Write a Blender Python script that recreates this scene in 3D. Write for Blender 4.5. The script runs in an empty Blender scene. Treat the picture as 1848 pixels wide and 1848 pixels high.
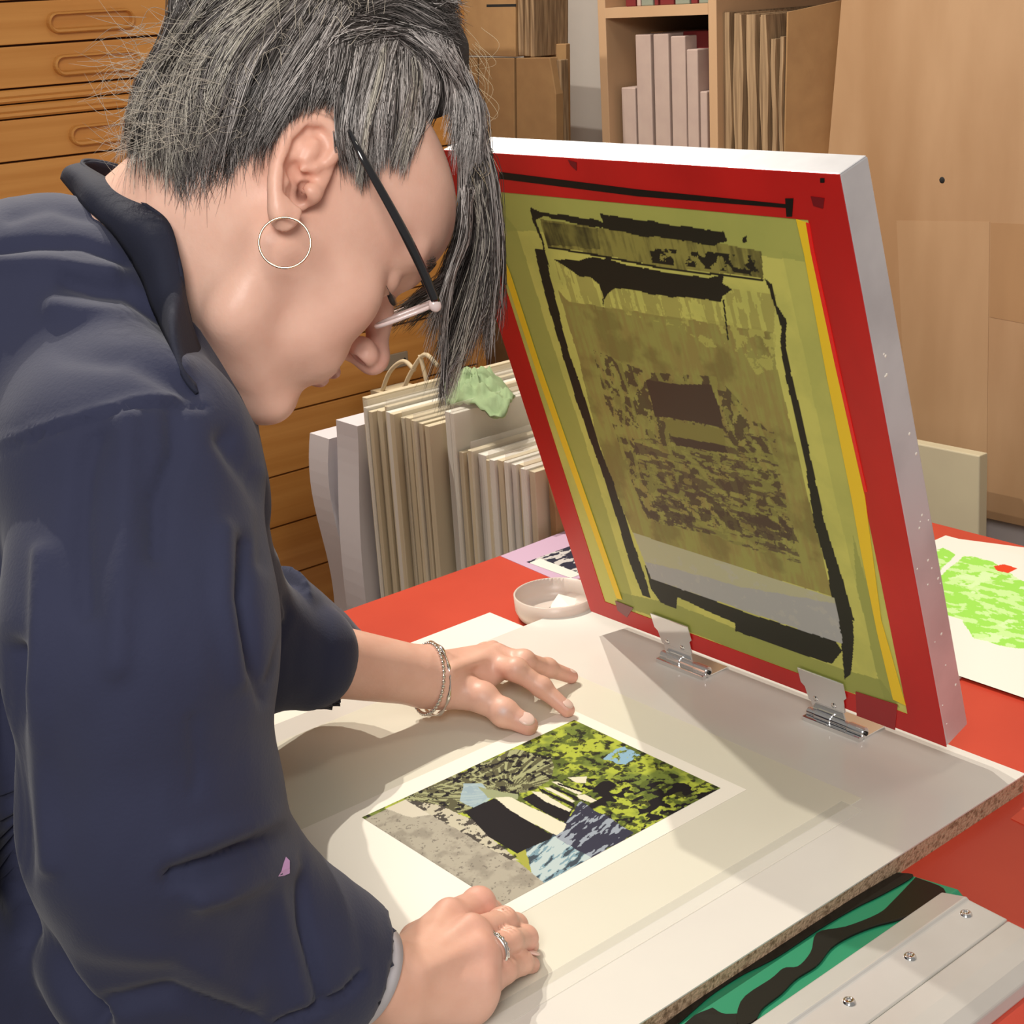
import bpy, math, random
import numpy as np
from mathutils import Vector, Matrix
from mathutils.bvhtree import BVHTree
random.seed(5); rng = np.random.default_rng(5)
scene = bpy.context.scene

# ------------------------------------------------------------------ camera, world, lights, exposure
F = 2705.72                                   # focal length in pixels of the 1848 frame
R = np.array([[0.75914103, -0.25349017, 0.59953952],
              [-0.64845645, -0.21435238, 0.73045005],
              [-0.05664919, -0.94328987, -0.32710103]])
u_, s_, v_ = np.linalg.svd(R); R = u_ @ v_
CAM = np.array([0., 0., .68])                 # board top is z = 0
cd = bpy.data.cameras.new('camera'); cam = bpy.data.objects.new('camera', cd)
scene.collection.objects.link(cam); scene.camera = cam
cd.sensor_width = 36; cd.lens = F / 1848 * 36; cd.clip_start = .05; cd.clip_end = 50
mw = Matrix.Identity(4)
for i in range(3):
    mw[i][0] = R[i, 0]; mw[i][1] = -R[i, 1]; mw[i][2] = -R[i, 2]; mw[i][3] = CAM[i]
cam.matrix_world = mw
scene.view_settings.view_transform = 'Standard'; scene.view_settings.look = 'None'
scene.view_settings.gamma = 1; scene.view_settings.exposure = 0.08
scene.view_settings.use_curve_mapping = False
w = bpy.data.worlds.new('world'); scene.world = w; w.use_nodes = True
w.node_tree.nodes['Background'].inputs[0].default_value = (1.0, .95, .89, 1)
w.node_tree.nodes['Background'].inputs[1].default_value = 0.26
def lamp(name, loc, target, power, size, col):
    d = bpy.data.lights.new(name, 'AREA'); d.energy = power; d.size = size; d.color = col; d.shape = 'DISK'
    o = bpy.data.objects.new(name, d); scene.collection.objects.link(o)
    o.location = loc; o.rotation_euler = (Vector(target) - Vector(loc)).to_track_quat('-Z', 'Y').to_euler()
lamp('ceiling_lamp', (1.115, 2.12, 1.97), (.9, .9, 0), 25, .02, (1, .93, .82))
lamp('ceiling_lamp', (.80, 2.14, 1.96), (.9, .9, 0), 25, .025, (1, .93, .82))
lamp('fill_light', (-.55, -.45, 1.45), (.6, 1.0, .2), 30, .8, (1, .95, .90))  # added fill behind the camera, brightens the woman and the screen
lamp('fill_light', (1.1, .55, 2.0), (1.2, 2.3, .2), 3.5, .4, (1, .90, .76))  # soft warm fill aimed at the plan chest

# ------------------------------------------------------------------ helpers
def P(px, py, d):                             # camera-space metric point
    return np.array([(px - 924) / F * d, (py - 924) / F * d, d])
def toW(v):
    return CAM + np.asarray(v) @ R.T
def W(px, py, d): return toW(P(px, py, d))
def ray(px, py):
    d = R @ np.array([px - 924, py - 924, F]); return d / np.linalg.norm(d)
def onZ(px, py, z=0.):
    d = ray(px, py); return CAM + d * (z - CAM[2]) / d[2]
def onX(px, py, X):
    d = ray(px, py); return CAM + d * X / d[0]
def onY(px, py, Y):
    d = ray(px, py); return CAM + d * Y / d[1]
def cz(px, py, z): return (onZ(px, py, z) - CAM) @ R      # camera-space point on plane z
def w2px(w_):
    v = (np.asarray(w_) - CAM) @ R
    return v[..., 0] / v[..., 2] * F + 924, v[..., 1] / v[..., 2] * F + 924

ORG = {}
def mesh_data(name, verts, faces, smooth=False):
    me = bpy.data.meshes.new(name)
    verts = np.asarray(verts, dtype=np.float32)
    if isinstance(faces, np.ndarray):
        n, k = faces.shape
        me.vertices.add(len(verts)); me.vertices.foreach_set('co', verts.ravel())
        me.loops.add(n * k); me.loops.foreach_set('vertex_index', faces.astype(np.int32).ravel())
        me.polygons.add(n); me.polygons.foreach_set('loop_start', np.arange(0, n * k, k, dtype=np.int32))
        me.polygons.foreach_set('loop_total', np.full(n, k, dtype=np.int32))
        me.update(calc_edges=True); me.validate()
    else:
        me.from_pydata([tuple(map(float, v)) for v in verts], [], [tuple(f) for f in faces]); me.update()
    if smooth: me.polygons.foreach_set('use_smooth', [True] * len(me.polygons))
    return me
def props(o, label=None, cat=None, group=None, kind=None):
    if label: o['label'] = label
    if cat: o['category'] = cat
    if group: o['group'] = group
    if kind: o['kind'] = kind
    return o
def root(name, org, label, cat, group=None):
    o = bpy.data.objects.new(name, None); scene.collection.objects.link(o)
    o.location = org; o.empty_display_size = .05; ORG[o.name] = np.array(org, float)
    return props(o, label, cat, group)
def mk(name, verts, faces, m, parent=None, smooth=False, bevel=0, **pr):
    verts = np.asarray(verts, float)
    if parent is not None: org = ORG[parent.name]
    else:
        org = (verts.min(0) + verts.max(0)) / 2; org[2] = verts[:, 2].min()
    me = mesh_data(name, verts - org, faces, smooth); me.materials.append(m)
    o = bpy.data.objects.new(name, me); scene.collection.objects.link(o); ORG[o.name] = org
    if parent is not None: o.parent = parent
    else: o.location = org
    if bevel:
        b = o.modifiers.new('bevel', 'BEVEL'); b.width = bevel; b.segments = 2; b.limit_method = 'ANGLE'
    return props(o, **pr)
BF = [(0, 3, 2, 1), (4, 5, 6, 7), (0, 1, 5, 4), (1, 2, 6, 5), (2, 3, 7, 6), (3, 0, 4, 7)]
def boxv(lo, hi):
    (a, b, c), (d, e, f) = lo, hi
    return np.array([(a, b, c), (d, b, c), (d, e, c), (a, e, c), (a, b, f), (d, b, f), (d, e, f), (a, e, f)], float)
def box(name, lo, hi, m, parent=None, bevel=0, **pr): return mk(name, boxv(lo, hi), BF, m, parent, bevel=bevel, **pr)
def slab(name, poly, thick, m, parent=None, bevel=0, **pr):
    """polygon (world points, counter-clockwise seen from where thick points) extruded by the vector thick"""
    p = np.asarray(poly, float); t = np.asarray(thick, float); n = len(p)
    v = np.vstack([p, p + t])
    f = [tuple(range(n))[::-1], tuple(range(n, 2 * n))] + [(i, (i + 1) % n, n + (i + 1) % n, n + i) for i in range(n)]
    return mk(name, v, f, m, parent, bevel=bevel, **pr)
def sheet(name, pxs, z, t, m, parent=None, **pr):      # flat piece lying on plane z, corners read off the photograph
    return slab(name, [onZ(x, y, z) for x, y in pxs], (0, 0, t), m, parent, **pr)
def tube_vf(pts, rad, n=10, closed=False, base=0):
    pts = np.asarray(pts, float); m = len(pts); rad = np.broadcast_to(rad, (m,))
    V = []; Fc = []
    if closed: T = np.roll(pts, -1, 0) - np.roll(pts, 1, 0)
    else: T = np.gradient(pts, axis=0)
    T /= np.linalg.norm(T, axis=1)[:, None] + 1e-12
    up = np.array([0, 0, 1.]) if abs(T[0][2]) < .9 else np.array([1., 0, 0])
    a = np.cross(T[0], up)
    for i in range(m):
        a = a - T[i] * (a @ T[i]); a /= np.linalg.norm(a) + 1e-12
        b = np.cross(T[i], a)
        for k in range(n):
            t = 2 * math.pi * k / n
            V.append(pts[i] + rad[i] * (math.cos(t) * a + math.sin(t) * b))
    for i in range(m if closed else m - 1):
        j = (i + 1) % m
        for k in range(n):
            Fc.append((base + i * n + k, base + i * n + (k + 1) % n, base + j * n + (k + 1) % n, base + j * n + k))
    if not closed:
        Fc.append(tuple(base + k for k in range(n))[::-1]); Fc.append(tuple(base + (m - 1) * n + k for k in range(n)))
    return V, Fc
def tube(name, pts, rad, m, parent=None, n=10, closed=False, **pr):
    V, Fc = tube_vf(pts, rad, n, closed); return mk(name, V, Fc, m, parent, smooth=True, **pr)
def lathe(name, prof, c, m, parent=None, n=48, axis=None, **pr):
    V = []; Fc = []; c = np.asarray(c, float)
    ax = np.array([0, 0, 1.]) if axis is None else np.asarray(axis, float) / np.linalg.norm(axis)
    a = np.cross(ax, [1, 0, 0.]); a = a if np.linalg.norm(a) > .1 else np.cross(ax, [0, 1., 0]); a /= np.linalg.norm(a); b = np.cross(ax, a)
    for r, z in prof:
        for k in range(n):
            t = 2 * math.pi * k / n; V.append(c + ax * z + r * (math.cos(t) * a + math.sin(t) * b))
    for i in range(len(prof) - 1):
        for k in range(n):
            Fc.append((i * n + k, i * n + (k + 1) % n, (i + 1) * n + (k + 1) % n, (i + 1) * n + k))
    o = mk(name, V, Fc, m, parent, smooth=True, **pr)
    return o
def spline(pts, n):
    """Catmull-Rom through pts (rows may hold any number of components)"""
    p = np.asarray(pts, float)
    if len(p) == 2:
        t = np.linspace(0, 1, n)[:, None]; return p[0] * (1 - t) + p[1] * t
    q = np.vstack([2 * p[0] - p[1], p, 2 * p[-1] - p[-2]]); out = []
    for t in np.linspace(0, len(p) - 1 - 1e-9, n):
        i = int(t); s = t - i; a, b, c, d = q[i:i + 4]
        out.append(.5 * (2 * b + (c - a) * s + (2 * a - 5 * b + 4 * c - d) * s * s + (3 * b - a - 3 * c + d) * s ** 3))
    return np.array(out)

# ---- materials
def mat(name, col, rough=.5, metal=0., noise=None, bump=None, sss=0, attr=None, coat=0, alpha=1, trans=0, spec=.5, sheen=0, coords='Object'):
    m = bpy.data.materials.new(name); m.use_nodes = True; nt = m.node_tree; N = nt.nodes; L = nt.links
    b = N['Principled BSDF']
    def S(k, v): b.inputs[k].default_value = v
    S('Base Color', (*col, 1)); S('Roughness', rough); S('Metallic', metal); S('Coat Weight', coat); S('Alpha', alpha)
    S('Transmission Weight', trans); S('Specular IOR Level', spec); S('Sheen Weight', sheen)
    if sss: S('Subsurface Weight', sss); b.inputs['Subsurface Radius'].default_value = (.012, .004, .002); S('Subsurface Scale', 1.0)
    tc = N.new('ShaderNodeTexCoord'); src = None
    if attr:
        a = N.new('ShaderNodeVertexColor'); a.layer_name = attr; src = a.outputs['Color']; L.new(src, b.inputs['Base Color'])
    if noise:                                   # (scale xyz, second colour, contrast lo, hi, detail)
        sc, c2, lo, hi, det = noise
        mp = N.new('ShaderNodeMapping'); mp.inputs['Scale'].default_value = sc if isinstance(sc, tuple) else (sc,) * 3
        L.new(tc.outputs[coords], mp.inputs[0])
        n = N.new('ShaderNodeTexNoise'); n.inputs['Scale'].default_value = 1; n.inputs['Detail'].default_value = det
        L.new(mp.outputs[0], n.inputs['Vector'])
        r = N.new('ShaderNodeMapRange'); r.inputs[1].default_value = lo; r.inputs[2].default_value = hi
        L.new(n.outputs[0], r.inputs[0])
        mx = N.new('ShaderNodeMix'); mx.data_type = 'RGBA'
        L.new(r.outputs[0], mx.inputs[0]); mx.inputs[6].default_value = (*col, 1); mx.inputs[7].default_value = (*c2, 1)
        if src is not None:
            mx.blend_type = 'MULTIPLY'; L.new(src, mx.inputs[6])
        L.new(mx.outputs[2], b.inputs['Base Color'])
    if bump:
        sc, st, dist = bump
        mp = N.new('ShaderNodeMapping'); mp.inputs['Scale'].default_value = sc if isinstance(sc, tuple) else (sc,) * 3
        L.new(tc.outputs[coords], mp.inputs[0])
        n = N.new('ShaderNodeTexNoise'); n.inputs['Scale'].default_value = 1; n.inputs['Detail'].default_value = 5
        L.new(mp.outputs[0], n.inputs['Vector'])
        bp = N.new('ShaderNodeBump'); bp.inputs['Strength'].default_value = st; bp.inputs['Distance'].default_value = dist
        L.new(n.outputs[0], bp.inputs['Height']); L.new(bp.outputs[0], b.inputs['Normal'])
    return m
M = {}
M['wall'] = mat('wall_paint', (.62, .57, .52), .8, bump=(40, .2, .002))
M['floor'] = mat('floor_boards', (.28, .2, .14), .6, noise=((3, 30, 3), (.18, .12, .08), .3, .7, 4))
M['chest'] = mat('oak_wood', (.66, .32, .085), .38, noise=((2.2, 20, 60), (.52, .22, .045), .3, .75, 6), bump=((4, 60, 220), .15, .001))
M['chest_in'] = mat('drawer_gap', (.10, .03, .01), .7)
M['ply'] = mat('plywood', (.47, .30, .17), .5, noise=((2, 7, 1.8), (.36, .21, .105), .36, .66, 6), bump=(60, .08, .001))
M['birch'] = mat('birch_shelf', (.56, .37, .22), .5, noise=((6, 6, 1.5), (.50, .31, .17), .3, .7, 4))
M['card'] = mat('cardboard', (.40, .235, .10), .8, noise=(30, (.35, .20, .085), .3, .7, 4), bump=(120, .15, .001))
M['card_edge'] = mat('cardboard_edge', (.38, .255, .14), .85, noise=((200, 200, 8), (.20, .125, .065), .35, .65, 2))
M['spine'] = mat('box_spine', (.50, .385, .33), .7, noise=(25, (.44, .33, .29), .3, .7, 3))
M['dark_red'] = mat('dark_red_cloth', (.16, .012, .014), .7)
M['spine_green'] = mat('green_spine', (.22, .25, .2), .7)
M['red_table'] = mat('red_table_top', (.56, .058, .028), .42, noise=(7, (.49, .045, .022), .3, .7, 5), bump=(90, .12, .0006))
M['wood_leg'] = mat('table_wood', (.4, .26, .14), .6)
M['laminate'] = mat('white_laminate', (.72, .69, .63), .22, noise=(5, (.66, .63, .585), .35, .7, 6))
M['chip'] = mat('chipboard', (.50, .34, .22), .85, noise=(260, (.24, .15, .085), .48, .66, 5), bump=(380, .8, .002))
M['paper'] = mat('white_paper', (.83, .79, .70), .55)
M['film'] = mat('cream_film', (.84, .81, .68), .3, noise=(6, (.81, .775, .645), .3, .7, 5), alpha=.85)
M['alu'] = mat('brushed_aluminium', (.74, .74, .76), .42, .55, noise=((9, 9, 9), (.55, .54, .56), .4, .7, 6), bump=(70, .1, .0006))
M['red_tape'] = mat('red_tape', (.60, .012, .010), .4, noise=((9, 9, 4), (.46, .008, .007), .35, .7, 4))
M['dark_red_tape'] = mat('dark_red_tape', (.18, .006, .01), .3)
M['ink'] = mat('black_ink', (.010, .009, .007), .35, spec=.3)
M['yellow'] = mat('yellow_mesh', (.90, .62, .02), .5)
M['chrome'] = mat('chrome', (.82, .82, .82), .12, 1.0)
M['painted'] = mat('painted_mesh', (1, 1, 1), .45, attr='Col', spec=.25)
M['printed'] = mat('printed_ink', (1, 1, 1), .6, attr='Col', spec=.12)
M['pot'] = mat('milky_plastic', (.66, .56, .49), .35, sss=.1)
M['mount'] = mat('cream_mount_board', (.70, .62, .44), .55, noise=((3, 200, 3), (.60, .51, .36), .3, .7, 2))
M['mount_white'] = mat('white_mount_board', (.76, .73, .66), .45)
M['cello'] = mat('cellophane', (.86, .84, .78), .12, alpha=.22, spec=.7, bump=((30, 30, 12), .5, .004))
M['white_folder'] = mat('white_folder_paper', (.66, .63, .66), .6)
M['green_cloth'] = mat('green_cloth', (.28, .38, .20), .9, bump=(50, .4, .003))
M['kraft'] = mat('paper_bag', (.56, .46, .30), .8)
M['metal_label'] = mat('nickel_label_holder', (.45, .42, .36), .35, .6)
M['rubber'] = mat('green_rubber', (.02, .24, .12), .35)
M['squeegee'] = mat('satin_aluminium', (.74, .73, .70), .36, .55, noise=(7, (.63, .61, .57), .4, .75, 6))
M['skin'] = mat('skin', (1, 1, 1), .45, attr='Col', sss=.12, noise=(45, (.93, .88, .86), .35, .7, 4), bump=(330, .22, .0007))
M['nail'] = mat('fingernail', (.80, .56, .48), .25)
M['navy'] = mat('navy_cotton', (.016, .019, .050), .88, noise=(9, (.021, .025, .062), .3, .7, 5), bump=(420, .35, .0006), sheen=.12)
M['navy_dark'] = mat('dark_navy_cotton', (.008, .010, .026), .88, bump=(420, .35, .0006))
M['trouser'] = mat('dark_trousers', (.02, .02, .025), .9)
M['hair'] = mat('grey_hair', (1, 1, 1), .42, attr='Col', spec=.5)
M['scalp'] = mat('hair_mass', (.035, .028, .025), .8, noise=((60, 60, 60), (.018, .015, .014), .3, .7, 4), bump=(150, .8, .003))
M['glasses'] = mat('black_acetate', (.012, .012, .014), .12, coat=.6)
M['clear'] = mat('clear_acrylic', (.85, .70, .68), .15, alpha=.8, spec=.8)
M['lens'] = mat('lens', (.8, .8, .7), .05, alpha=.35, spec=.9)
M['gold'] = mat('gold_wire', (.86, .66, .46), .18, 1)
M['silver'] = mat('silver', (.80, .76, .72), .2, 1)
M['wrist'] = mat('watch_strap', (.70, .68, .74), .4)
M['paint_spot'] = mat('lilac_paint', (.62, .36, .66), .5)
M['cream_panel'] = mat('primed_panel', (.60, .53, .36), .6, noise=(9, (.55, .48, .33), .3, .7, 3))
M['skirting'] = mat('grey_skirting', (.50, .45, .44), .6)
M['lime'] = mat('lime_ink', (.38, .80, .12), .5, noise=(40, (.55, .86, .32), .45, .7, 5))
M['black_paint'] = mat('black_hole', (.01, .01, .01), .8)

# ---- numpy noise + colour canvases (flat print: attribute colours on a fine grid)
def vnoise(x, y, seed=0):
    xi = np.floor(x).astype(np.int64); yi = np.floor(y).astype(np.int64); fx = x - xi; fy = y - yi
    fx = fx * fx * (3 - 2 * fx); fy = fy * fy * (3 - 2 * fy)
    def h(a, b):
        n = (a * 374761393 + b * 668265263 + seed * 1442695041) & 0x7fffffff
        n = (n ^ (n >> 13)) * 1274126177 & 0x7fffffff
        return ((n ^ (n >> 16)) & 0xffff) / 65535.
    return (h(xi, yi) * (1 - fx) + h(xi + 1, yi) * fx) * (1 - fy) + (h(xi, yi + 1) * (1 - fx) + h(xi + 1, yi + 1) * fx) * fy
def fbm(x, y, o=4, seed=0):
    s = 0; a = .5; t = 0
    for i in range(o): s = s + a * vnoise(x * 2 ** i, y * 2 ** i, seed + i); t += a; a *= .55
    return s / t
class Canvas:
    """a rectangle o + u*U + v*V (u, v in metres) painted on a fine grid of quads"""
    def __init__(s, o, U, V, lu, lv, step):
        s.o, s.U, s.V = map(np.asarray, (o, U, V)); s.nu = int(lu / step) + 1; s.nv = int(lv / step) + 1
        s.u = np.linspace(0, lu, s.nu); s.v = np.linspace(0, lv, s.nv); s.uu, s.vv = np.meshgrid(s.u, s.v, indexing='ij')
        s.col = np.zeros((s.nu, s.nv, 3)); s.n = np.cross(s.U, s.V)
        n = s.n
        s.tf = lambda px, py: s._uv(px, py)
    def _uv(s, px, py):
        d = ray(px, py); t = ((s.o - CAM) @ s.n) / (d @ s.n); p = CAM + d * t - s.o
        return p @ s.U, p @ s.V
    def mask(s, pts, wob=0, freq=60, seed=1):
        q = [s._uv(*p) for p in pts]; x = s.uu; y = s.vv
        if wob:
            x = x + wob * (fbm(s.uu * freq, s.vv * freq, 3, seed) - .5) * 2; y = y + wob * (fbm(s.uu * freq, s.vv * freq, 3, seed + 9) - .5) * 2
        ins = np.zeros(x.shape, bool); j = len(q) - 1
        for i in range(len(q)):
            (xi, yi), (xj, yj) = q[i], q[j]
            c = ((yi > y) != (yj > y)) & (x < (xj - xi) * (y - yi) / (yj - yi + 1e-12) + xi); ins ^= c; j = i
        return ins
    def fill(s, m, c, a=1.):
        a = (m * a)[..., None]; s.col = s.col * (1 - a) + np.asarray(c) * a
    def build(s, name, m, parent, **pr):
        V = s.o + s.uu[..., None] * s.U + s.vv[..., None] * s.V; V = V.reshape(-1, 3)
        i, j = np.meshgrid(np.arange(s.nu - 1), np.arange(s.nv - 1), indexing='ij'); a = (i * s.nv + j).ravel()
        Fq = np.stack([a, a + s.nv, a + s.nv + 1, a + 1], 1)
        o = mk(name, V, Fq, m, parent, **pr)
        at = o.data.color_attributes.new('Col', 'FLOAT_COLOR', 'POINT')
        c = np.concatenate([s.col.reshape(-1, 3), np.ones((len(V), 1))], 1).astype(np.float32); at.data.foreach_set('color', c.ravel())
        return o

# ---- signed distance grids and surface nets: one continuous surface out of blended shapes
class SDF:
    def __init__(s, lo, hi, h):
        s.lo = np.array(lo, float); s.h = h; s.n = np.ceil((np.array(hi) - s.lo) / h).astype(int) + 1
        s.D = np.ones(s.n, np.float32); s.pad = 0.
    def _sub(s, lo, hi):
        a = np.clip(np.floor((np.array(lo) - s.lo) / s.h).astype(int), 0, s.n); b = np.clip(np.ceil((np.array(hi) - s.lo) / s.h).astype(int) + 1, 0, s.n)
        if (b <= a).any(): return None
        sl = tuple(slice(a[i], b[i]) for i in range(3))
        ax = [(s.lo[i] + s.h * np.arange(a[i], b[i])).astype(np.float32) for i in range(3)]
        return sl, ax[0][:, None, None], ax[1][None, :, None], ax[2][None, None, :]
    def _comb(s, sl, d, k, op):
        a = s.D[sl]; k = max(k, 1e-5)
        if op == 'u':
            hh = np.clip(.5 + .5 * (d - a) / k, 0, 1); s.D[sl] = d * (1 - hh) + a * hh - k * hh * (1 - hh)
        else:
            a = -a; hh = np.clip(.5 + .5 * (d - a) / k, 0, 1); s.D[sl] = -(d * (1 - hh) + a * hh - k * hh * (1 - hh))
    def ell(s, c, r, A=None, k=.01, op='u'):
        c = np.asarray(c, float); r = np.asarray(r, float) * np.ones(3); A = np.eye(3) if A is None else np.asarray(A, float)  # rows of A: axes
        e = np.abs(A.T) @ r + k + 3 * s.h + (s.pad if k >= .01 or op == 'u' and max(r) > .04 else 0)
        q = s._sub(c - e, c + e)
        if q is None: return
        sl, x, y, z = q; x = x - c[0]; y = y - c[1]; z = z - c[2]
        k0 = 0; k1 = 0
        for i in range(3):
            t = A[i, 0] * x + A[i, 1] * y + A[i, 2] * z; k0 = k0 + (t / r[i]) ** 2; k1 = k1 + (t / r[i] ** 2) ** 2
        k0 = np.sqrt(k0); d = k0 * (k0 - 1) / (np.sqrt(k1) + 1e-6); s._comb(sl, d.astype(np.float32), k, op)
    def cap(s, a, b, ra, rb, k=.01, op='u', flat=False, squash=None):
        a = np.asarray(a, float); b = np.asarray(b, float); m = max(ra, rb) + k + 3 * s.h + (s.pad if k >= .01 or max(ra, rb) > .03 else 0)
        q = s._sub(np.minimum(a, b) - m, np.maximum(a, b) + m)
        if q is None: return
        sl, x, y, z = q; ab = b - a; L2 = ab @ ab + 1e-12
        x = x - a[0]; y = y - a[1]; z = z - a[2]
        t = (x * ab[0] + y * ab[1] + z * ab[2]) / L2; tc = np.clip(t, 0, 1)
        if flat:
            rad = np.sqrt((x - t * ab[0]) ** 2 + (y - t * ab[1]) ** 2 + (z - t * ab[2]) ** 2) - (ra + (rb - ra) * tc)
            d = np.maximum(rad, (np.abs(t - .5) - .5) * math.sqrt(L2))
        else:
            dx, dy, dz = x - tc * ab[0], y - tc * ab[1], z - tc * ab[2]
            if squash is not None:
                n, f_ = squash; dn = dx * n[0] + dy * n[1] + dz * n[2]; extra = (f_ * f_ - 1) * dn * dn
                d = np.sqrt(dx * dx + dy * dy + dz * dz + extra) - (ra + (rb - ra) * tc)
            else: d = np.sqrt(dx * dx + dy * dy + dz * dz) - (ra + (rb - ra) * tc)
        s._comb(sl, d.astype(np.float32), k, op)
    def chain(s, pts, rs, k=.008, op='u', **kw):
        for i in range(len(pts) - 1): s.cap(pts[i], pts[i + 1], rs[i], rs[i + 1], k, op, **kw)
    def mesh(s):
        D = s.D; S = D < 0; n = s.n
        ns = [(n[i] - 1) for i in range(3)]
        cnt = np.zeros(ns, np.uint8)
        for dx in (0, 1):
            for dy in (0, 1):
                for dz in (0, 1): cnt += S[dx:dx + ns[0], dy:dy + ns[1], dz:dz + ns[2]]
        act = (cnt > 0) & (cnt < 8); idx = np.argwhere(act); I = -np.ones(ns, np.int64); I[act] = np.arange(len(idx))
        C8 = {}
        for dx in (0, 1):
            for dy in (0, 1):
                for dz in (0, 1): C8[dx, dy, dz] = D[idx[:, 0] + dx, idx[:, 1] + dy, idx[:, 2] + dz]
        acc = np.zeros((len(idx), 3)); num = np.zeros(len(idx))
        for ax in range(3):
            for p in (0, 1):
                for q in (0, 1):
                    c0 = [0, 0, 0]; o = [i for i in range(3) if i != ax]; c0[o[0]] = p; c0[o[1]] = q; c1 = list(c0); c1[ax] = 1
                    a = C8[tuple(c0)]; b = C8[tuple(c1)]; m = (a < 0) != (b < 0); t = np.where(m, a / np.where(m, a - b, 1), 0)
                    pos = np.tile(np.array(c0, float), (len(idx), 1)); pos[:, ax] = t
                    acc += pos * m[:, None]; num += m
        V = s.lo + s.h * (idx + acc / num[:, None])
        Fs = []
        for ax in range(3):
            o = [(ax + 1) % 3, (ax + 2) % 3]
            sl0 = [slice(None)] * 3; sl1 = [slice(None)] * 3; sl0[ax] = slice(0, n[ax] - 1); sl1[ax] = slice(1, n[ax])
            for i in o: sl0[i] = slice(1, n[i] - 1); sl1[i] = slice(1, n[i] - 1)
            a = S[tuple(sl0)]; b = S[tuple(sl1)]; e = np.argwhere(a != b); sg = a[tuple(e.T)]
            for i in o: e[:, i] += 1
            def cell(p, q):
                c = e.copy(); c[:, o[0]] -= p; c[:, o[1]] -= q; return I[tuple(c.T)]
            quad = np.stack([cell(1, 1), cell(0, 1), cell(0, 0), cell(1, 0)], 1)
            quad[~sg] = quad[~sg][:, ::-1]; Fs.append(quad)
        return V, np.vstack(Fs)
def setcol(o, col):
    at = o.data.color_attributes.new('Col', 'FLOAT_COLOR', 'POINT')
    at.data.foreach_set('color', np.concatenate([col, np.ones((len(col), 1))], 1).astype(np.float32).ravel())
def vnormals(V, Fq):
    n = np.cross(V[Fq[:, 2]] - V[Fq[:, 0]], V[Fq[:, 3]] - V[Fq[:, 1]]); N = np.zeros_like(V)
    for i in range(4): np.add.at(N, Fq[:, i], n)
    return N / (np.linalg.norm(N, axis=1)[:, None] + 1e-12)
def seg_dist(px, py, poly):
    best = np.full(px.shape, 1e9)
    for (x0, y0), (x1, y1) in zip(poly[:-1], poly[1:]):
        dx, dy = x1 - x0, y1 - y0; t = np.clip(((px - x0) * dx + (py - y0) * dy) / (dx * dx + dy * dy), 0, 1)
        best = np.minimum(best, np.hypot(px - x0 - t * dx, py - y0 - t * dy))
    return best

TZ = -.018                                    # table top height; floor .90 below
FL = TZ - .90
exec_parts = []

# ================================================================== room
box('floor', (-1.2, -1.0, FL - .05), (2.6, 3.2, FL), M['floor'], kind='structure')
box('wall_right', (2.34, -1.0, FL), (2.42, 3.2, 1.9), M['wall'], kind='structure')
box('wall_back', (-1.2, 2.9, FL), (2.34, 2.98, 1.9), M['wall'], kind='structure')
zt = onX(1800, 935, 2.0)[2]
box('trim_1', (2.0, -.6, FL), (2.05, 1.545, zt), M['skirting'], kind='structure')

# ---- plan chest with shallow drawers
CY = 2.1
ch = root('plan_chest', (1.0, 2.4, FL), 'honey-coloured wooden plan chest with wide shallow drawers behind the woman', 'plan chest')
gaps = [.881, .823, .765, .707, .649, .592, .572, .552, .494, .436, .378, .32, .262, .204, .146, .042, -.062, -.15, -.24, -.34, -.44, -.54, -.64, -.74, -.84]
box('carcass', (.30, CY + .012, FL), (1.665, 2.85, .90), M['chest_in'], ch)
box('top_panel', (.28, CY - .012, .90), (1.69, 2.87, .922), M['chest'], ch, bevel=.003)
box('side_panel', (1.665, CY, FL), (1.685, 2.85, .90), M['chest'], ch, bevel=.002)
box('side_panel', (.28, CY, FL), (.30, 2.85, .90), M['chest'], ch, bevel=.002)
def stadium(cx, cz_, hw, r, y, n=10):
    o = []
    for k in range(n + 1):
        t = -math.pi / 2 + math.pi * k / n; o.append((cx + hw + r * math.cos(t), y, cz_ + r * math.sin(t)))
    for k in range(n + 1):
        t = math.pi / 2 + math.pi * k / n; o.append((cx - hw + r * math.cos(t), y, cz_ + r * math.sin(t)))
    return o
def pull(cx, z0, parent):
    V = []; rings = [(.0145, 0, 0), (.0138, -.008, -.0006), (.0118, -.0105, -.0010), (.0100, -.0085, .0004), (.0088, -.0005, .0016)]
    for r, dy, dz in rings: V += stadium(cx, z0 + dz, .052, r, CY + dy)
    n = 22; Fq = [(i * n + k, i * n + (k + 1) % n, (i + 1) * n + (k + 1) % n, (i + 1) * n + k) for i in range(4) for k in range(n)]
    Fq.append(tuple(4 * n + k for k in range(n)))
    mk('pull', V, Fq, M['chest'], parent, smooth=False, bevel=0)
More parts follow.
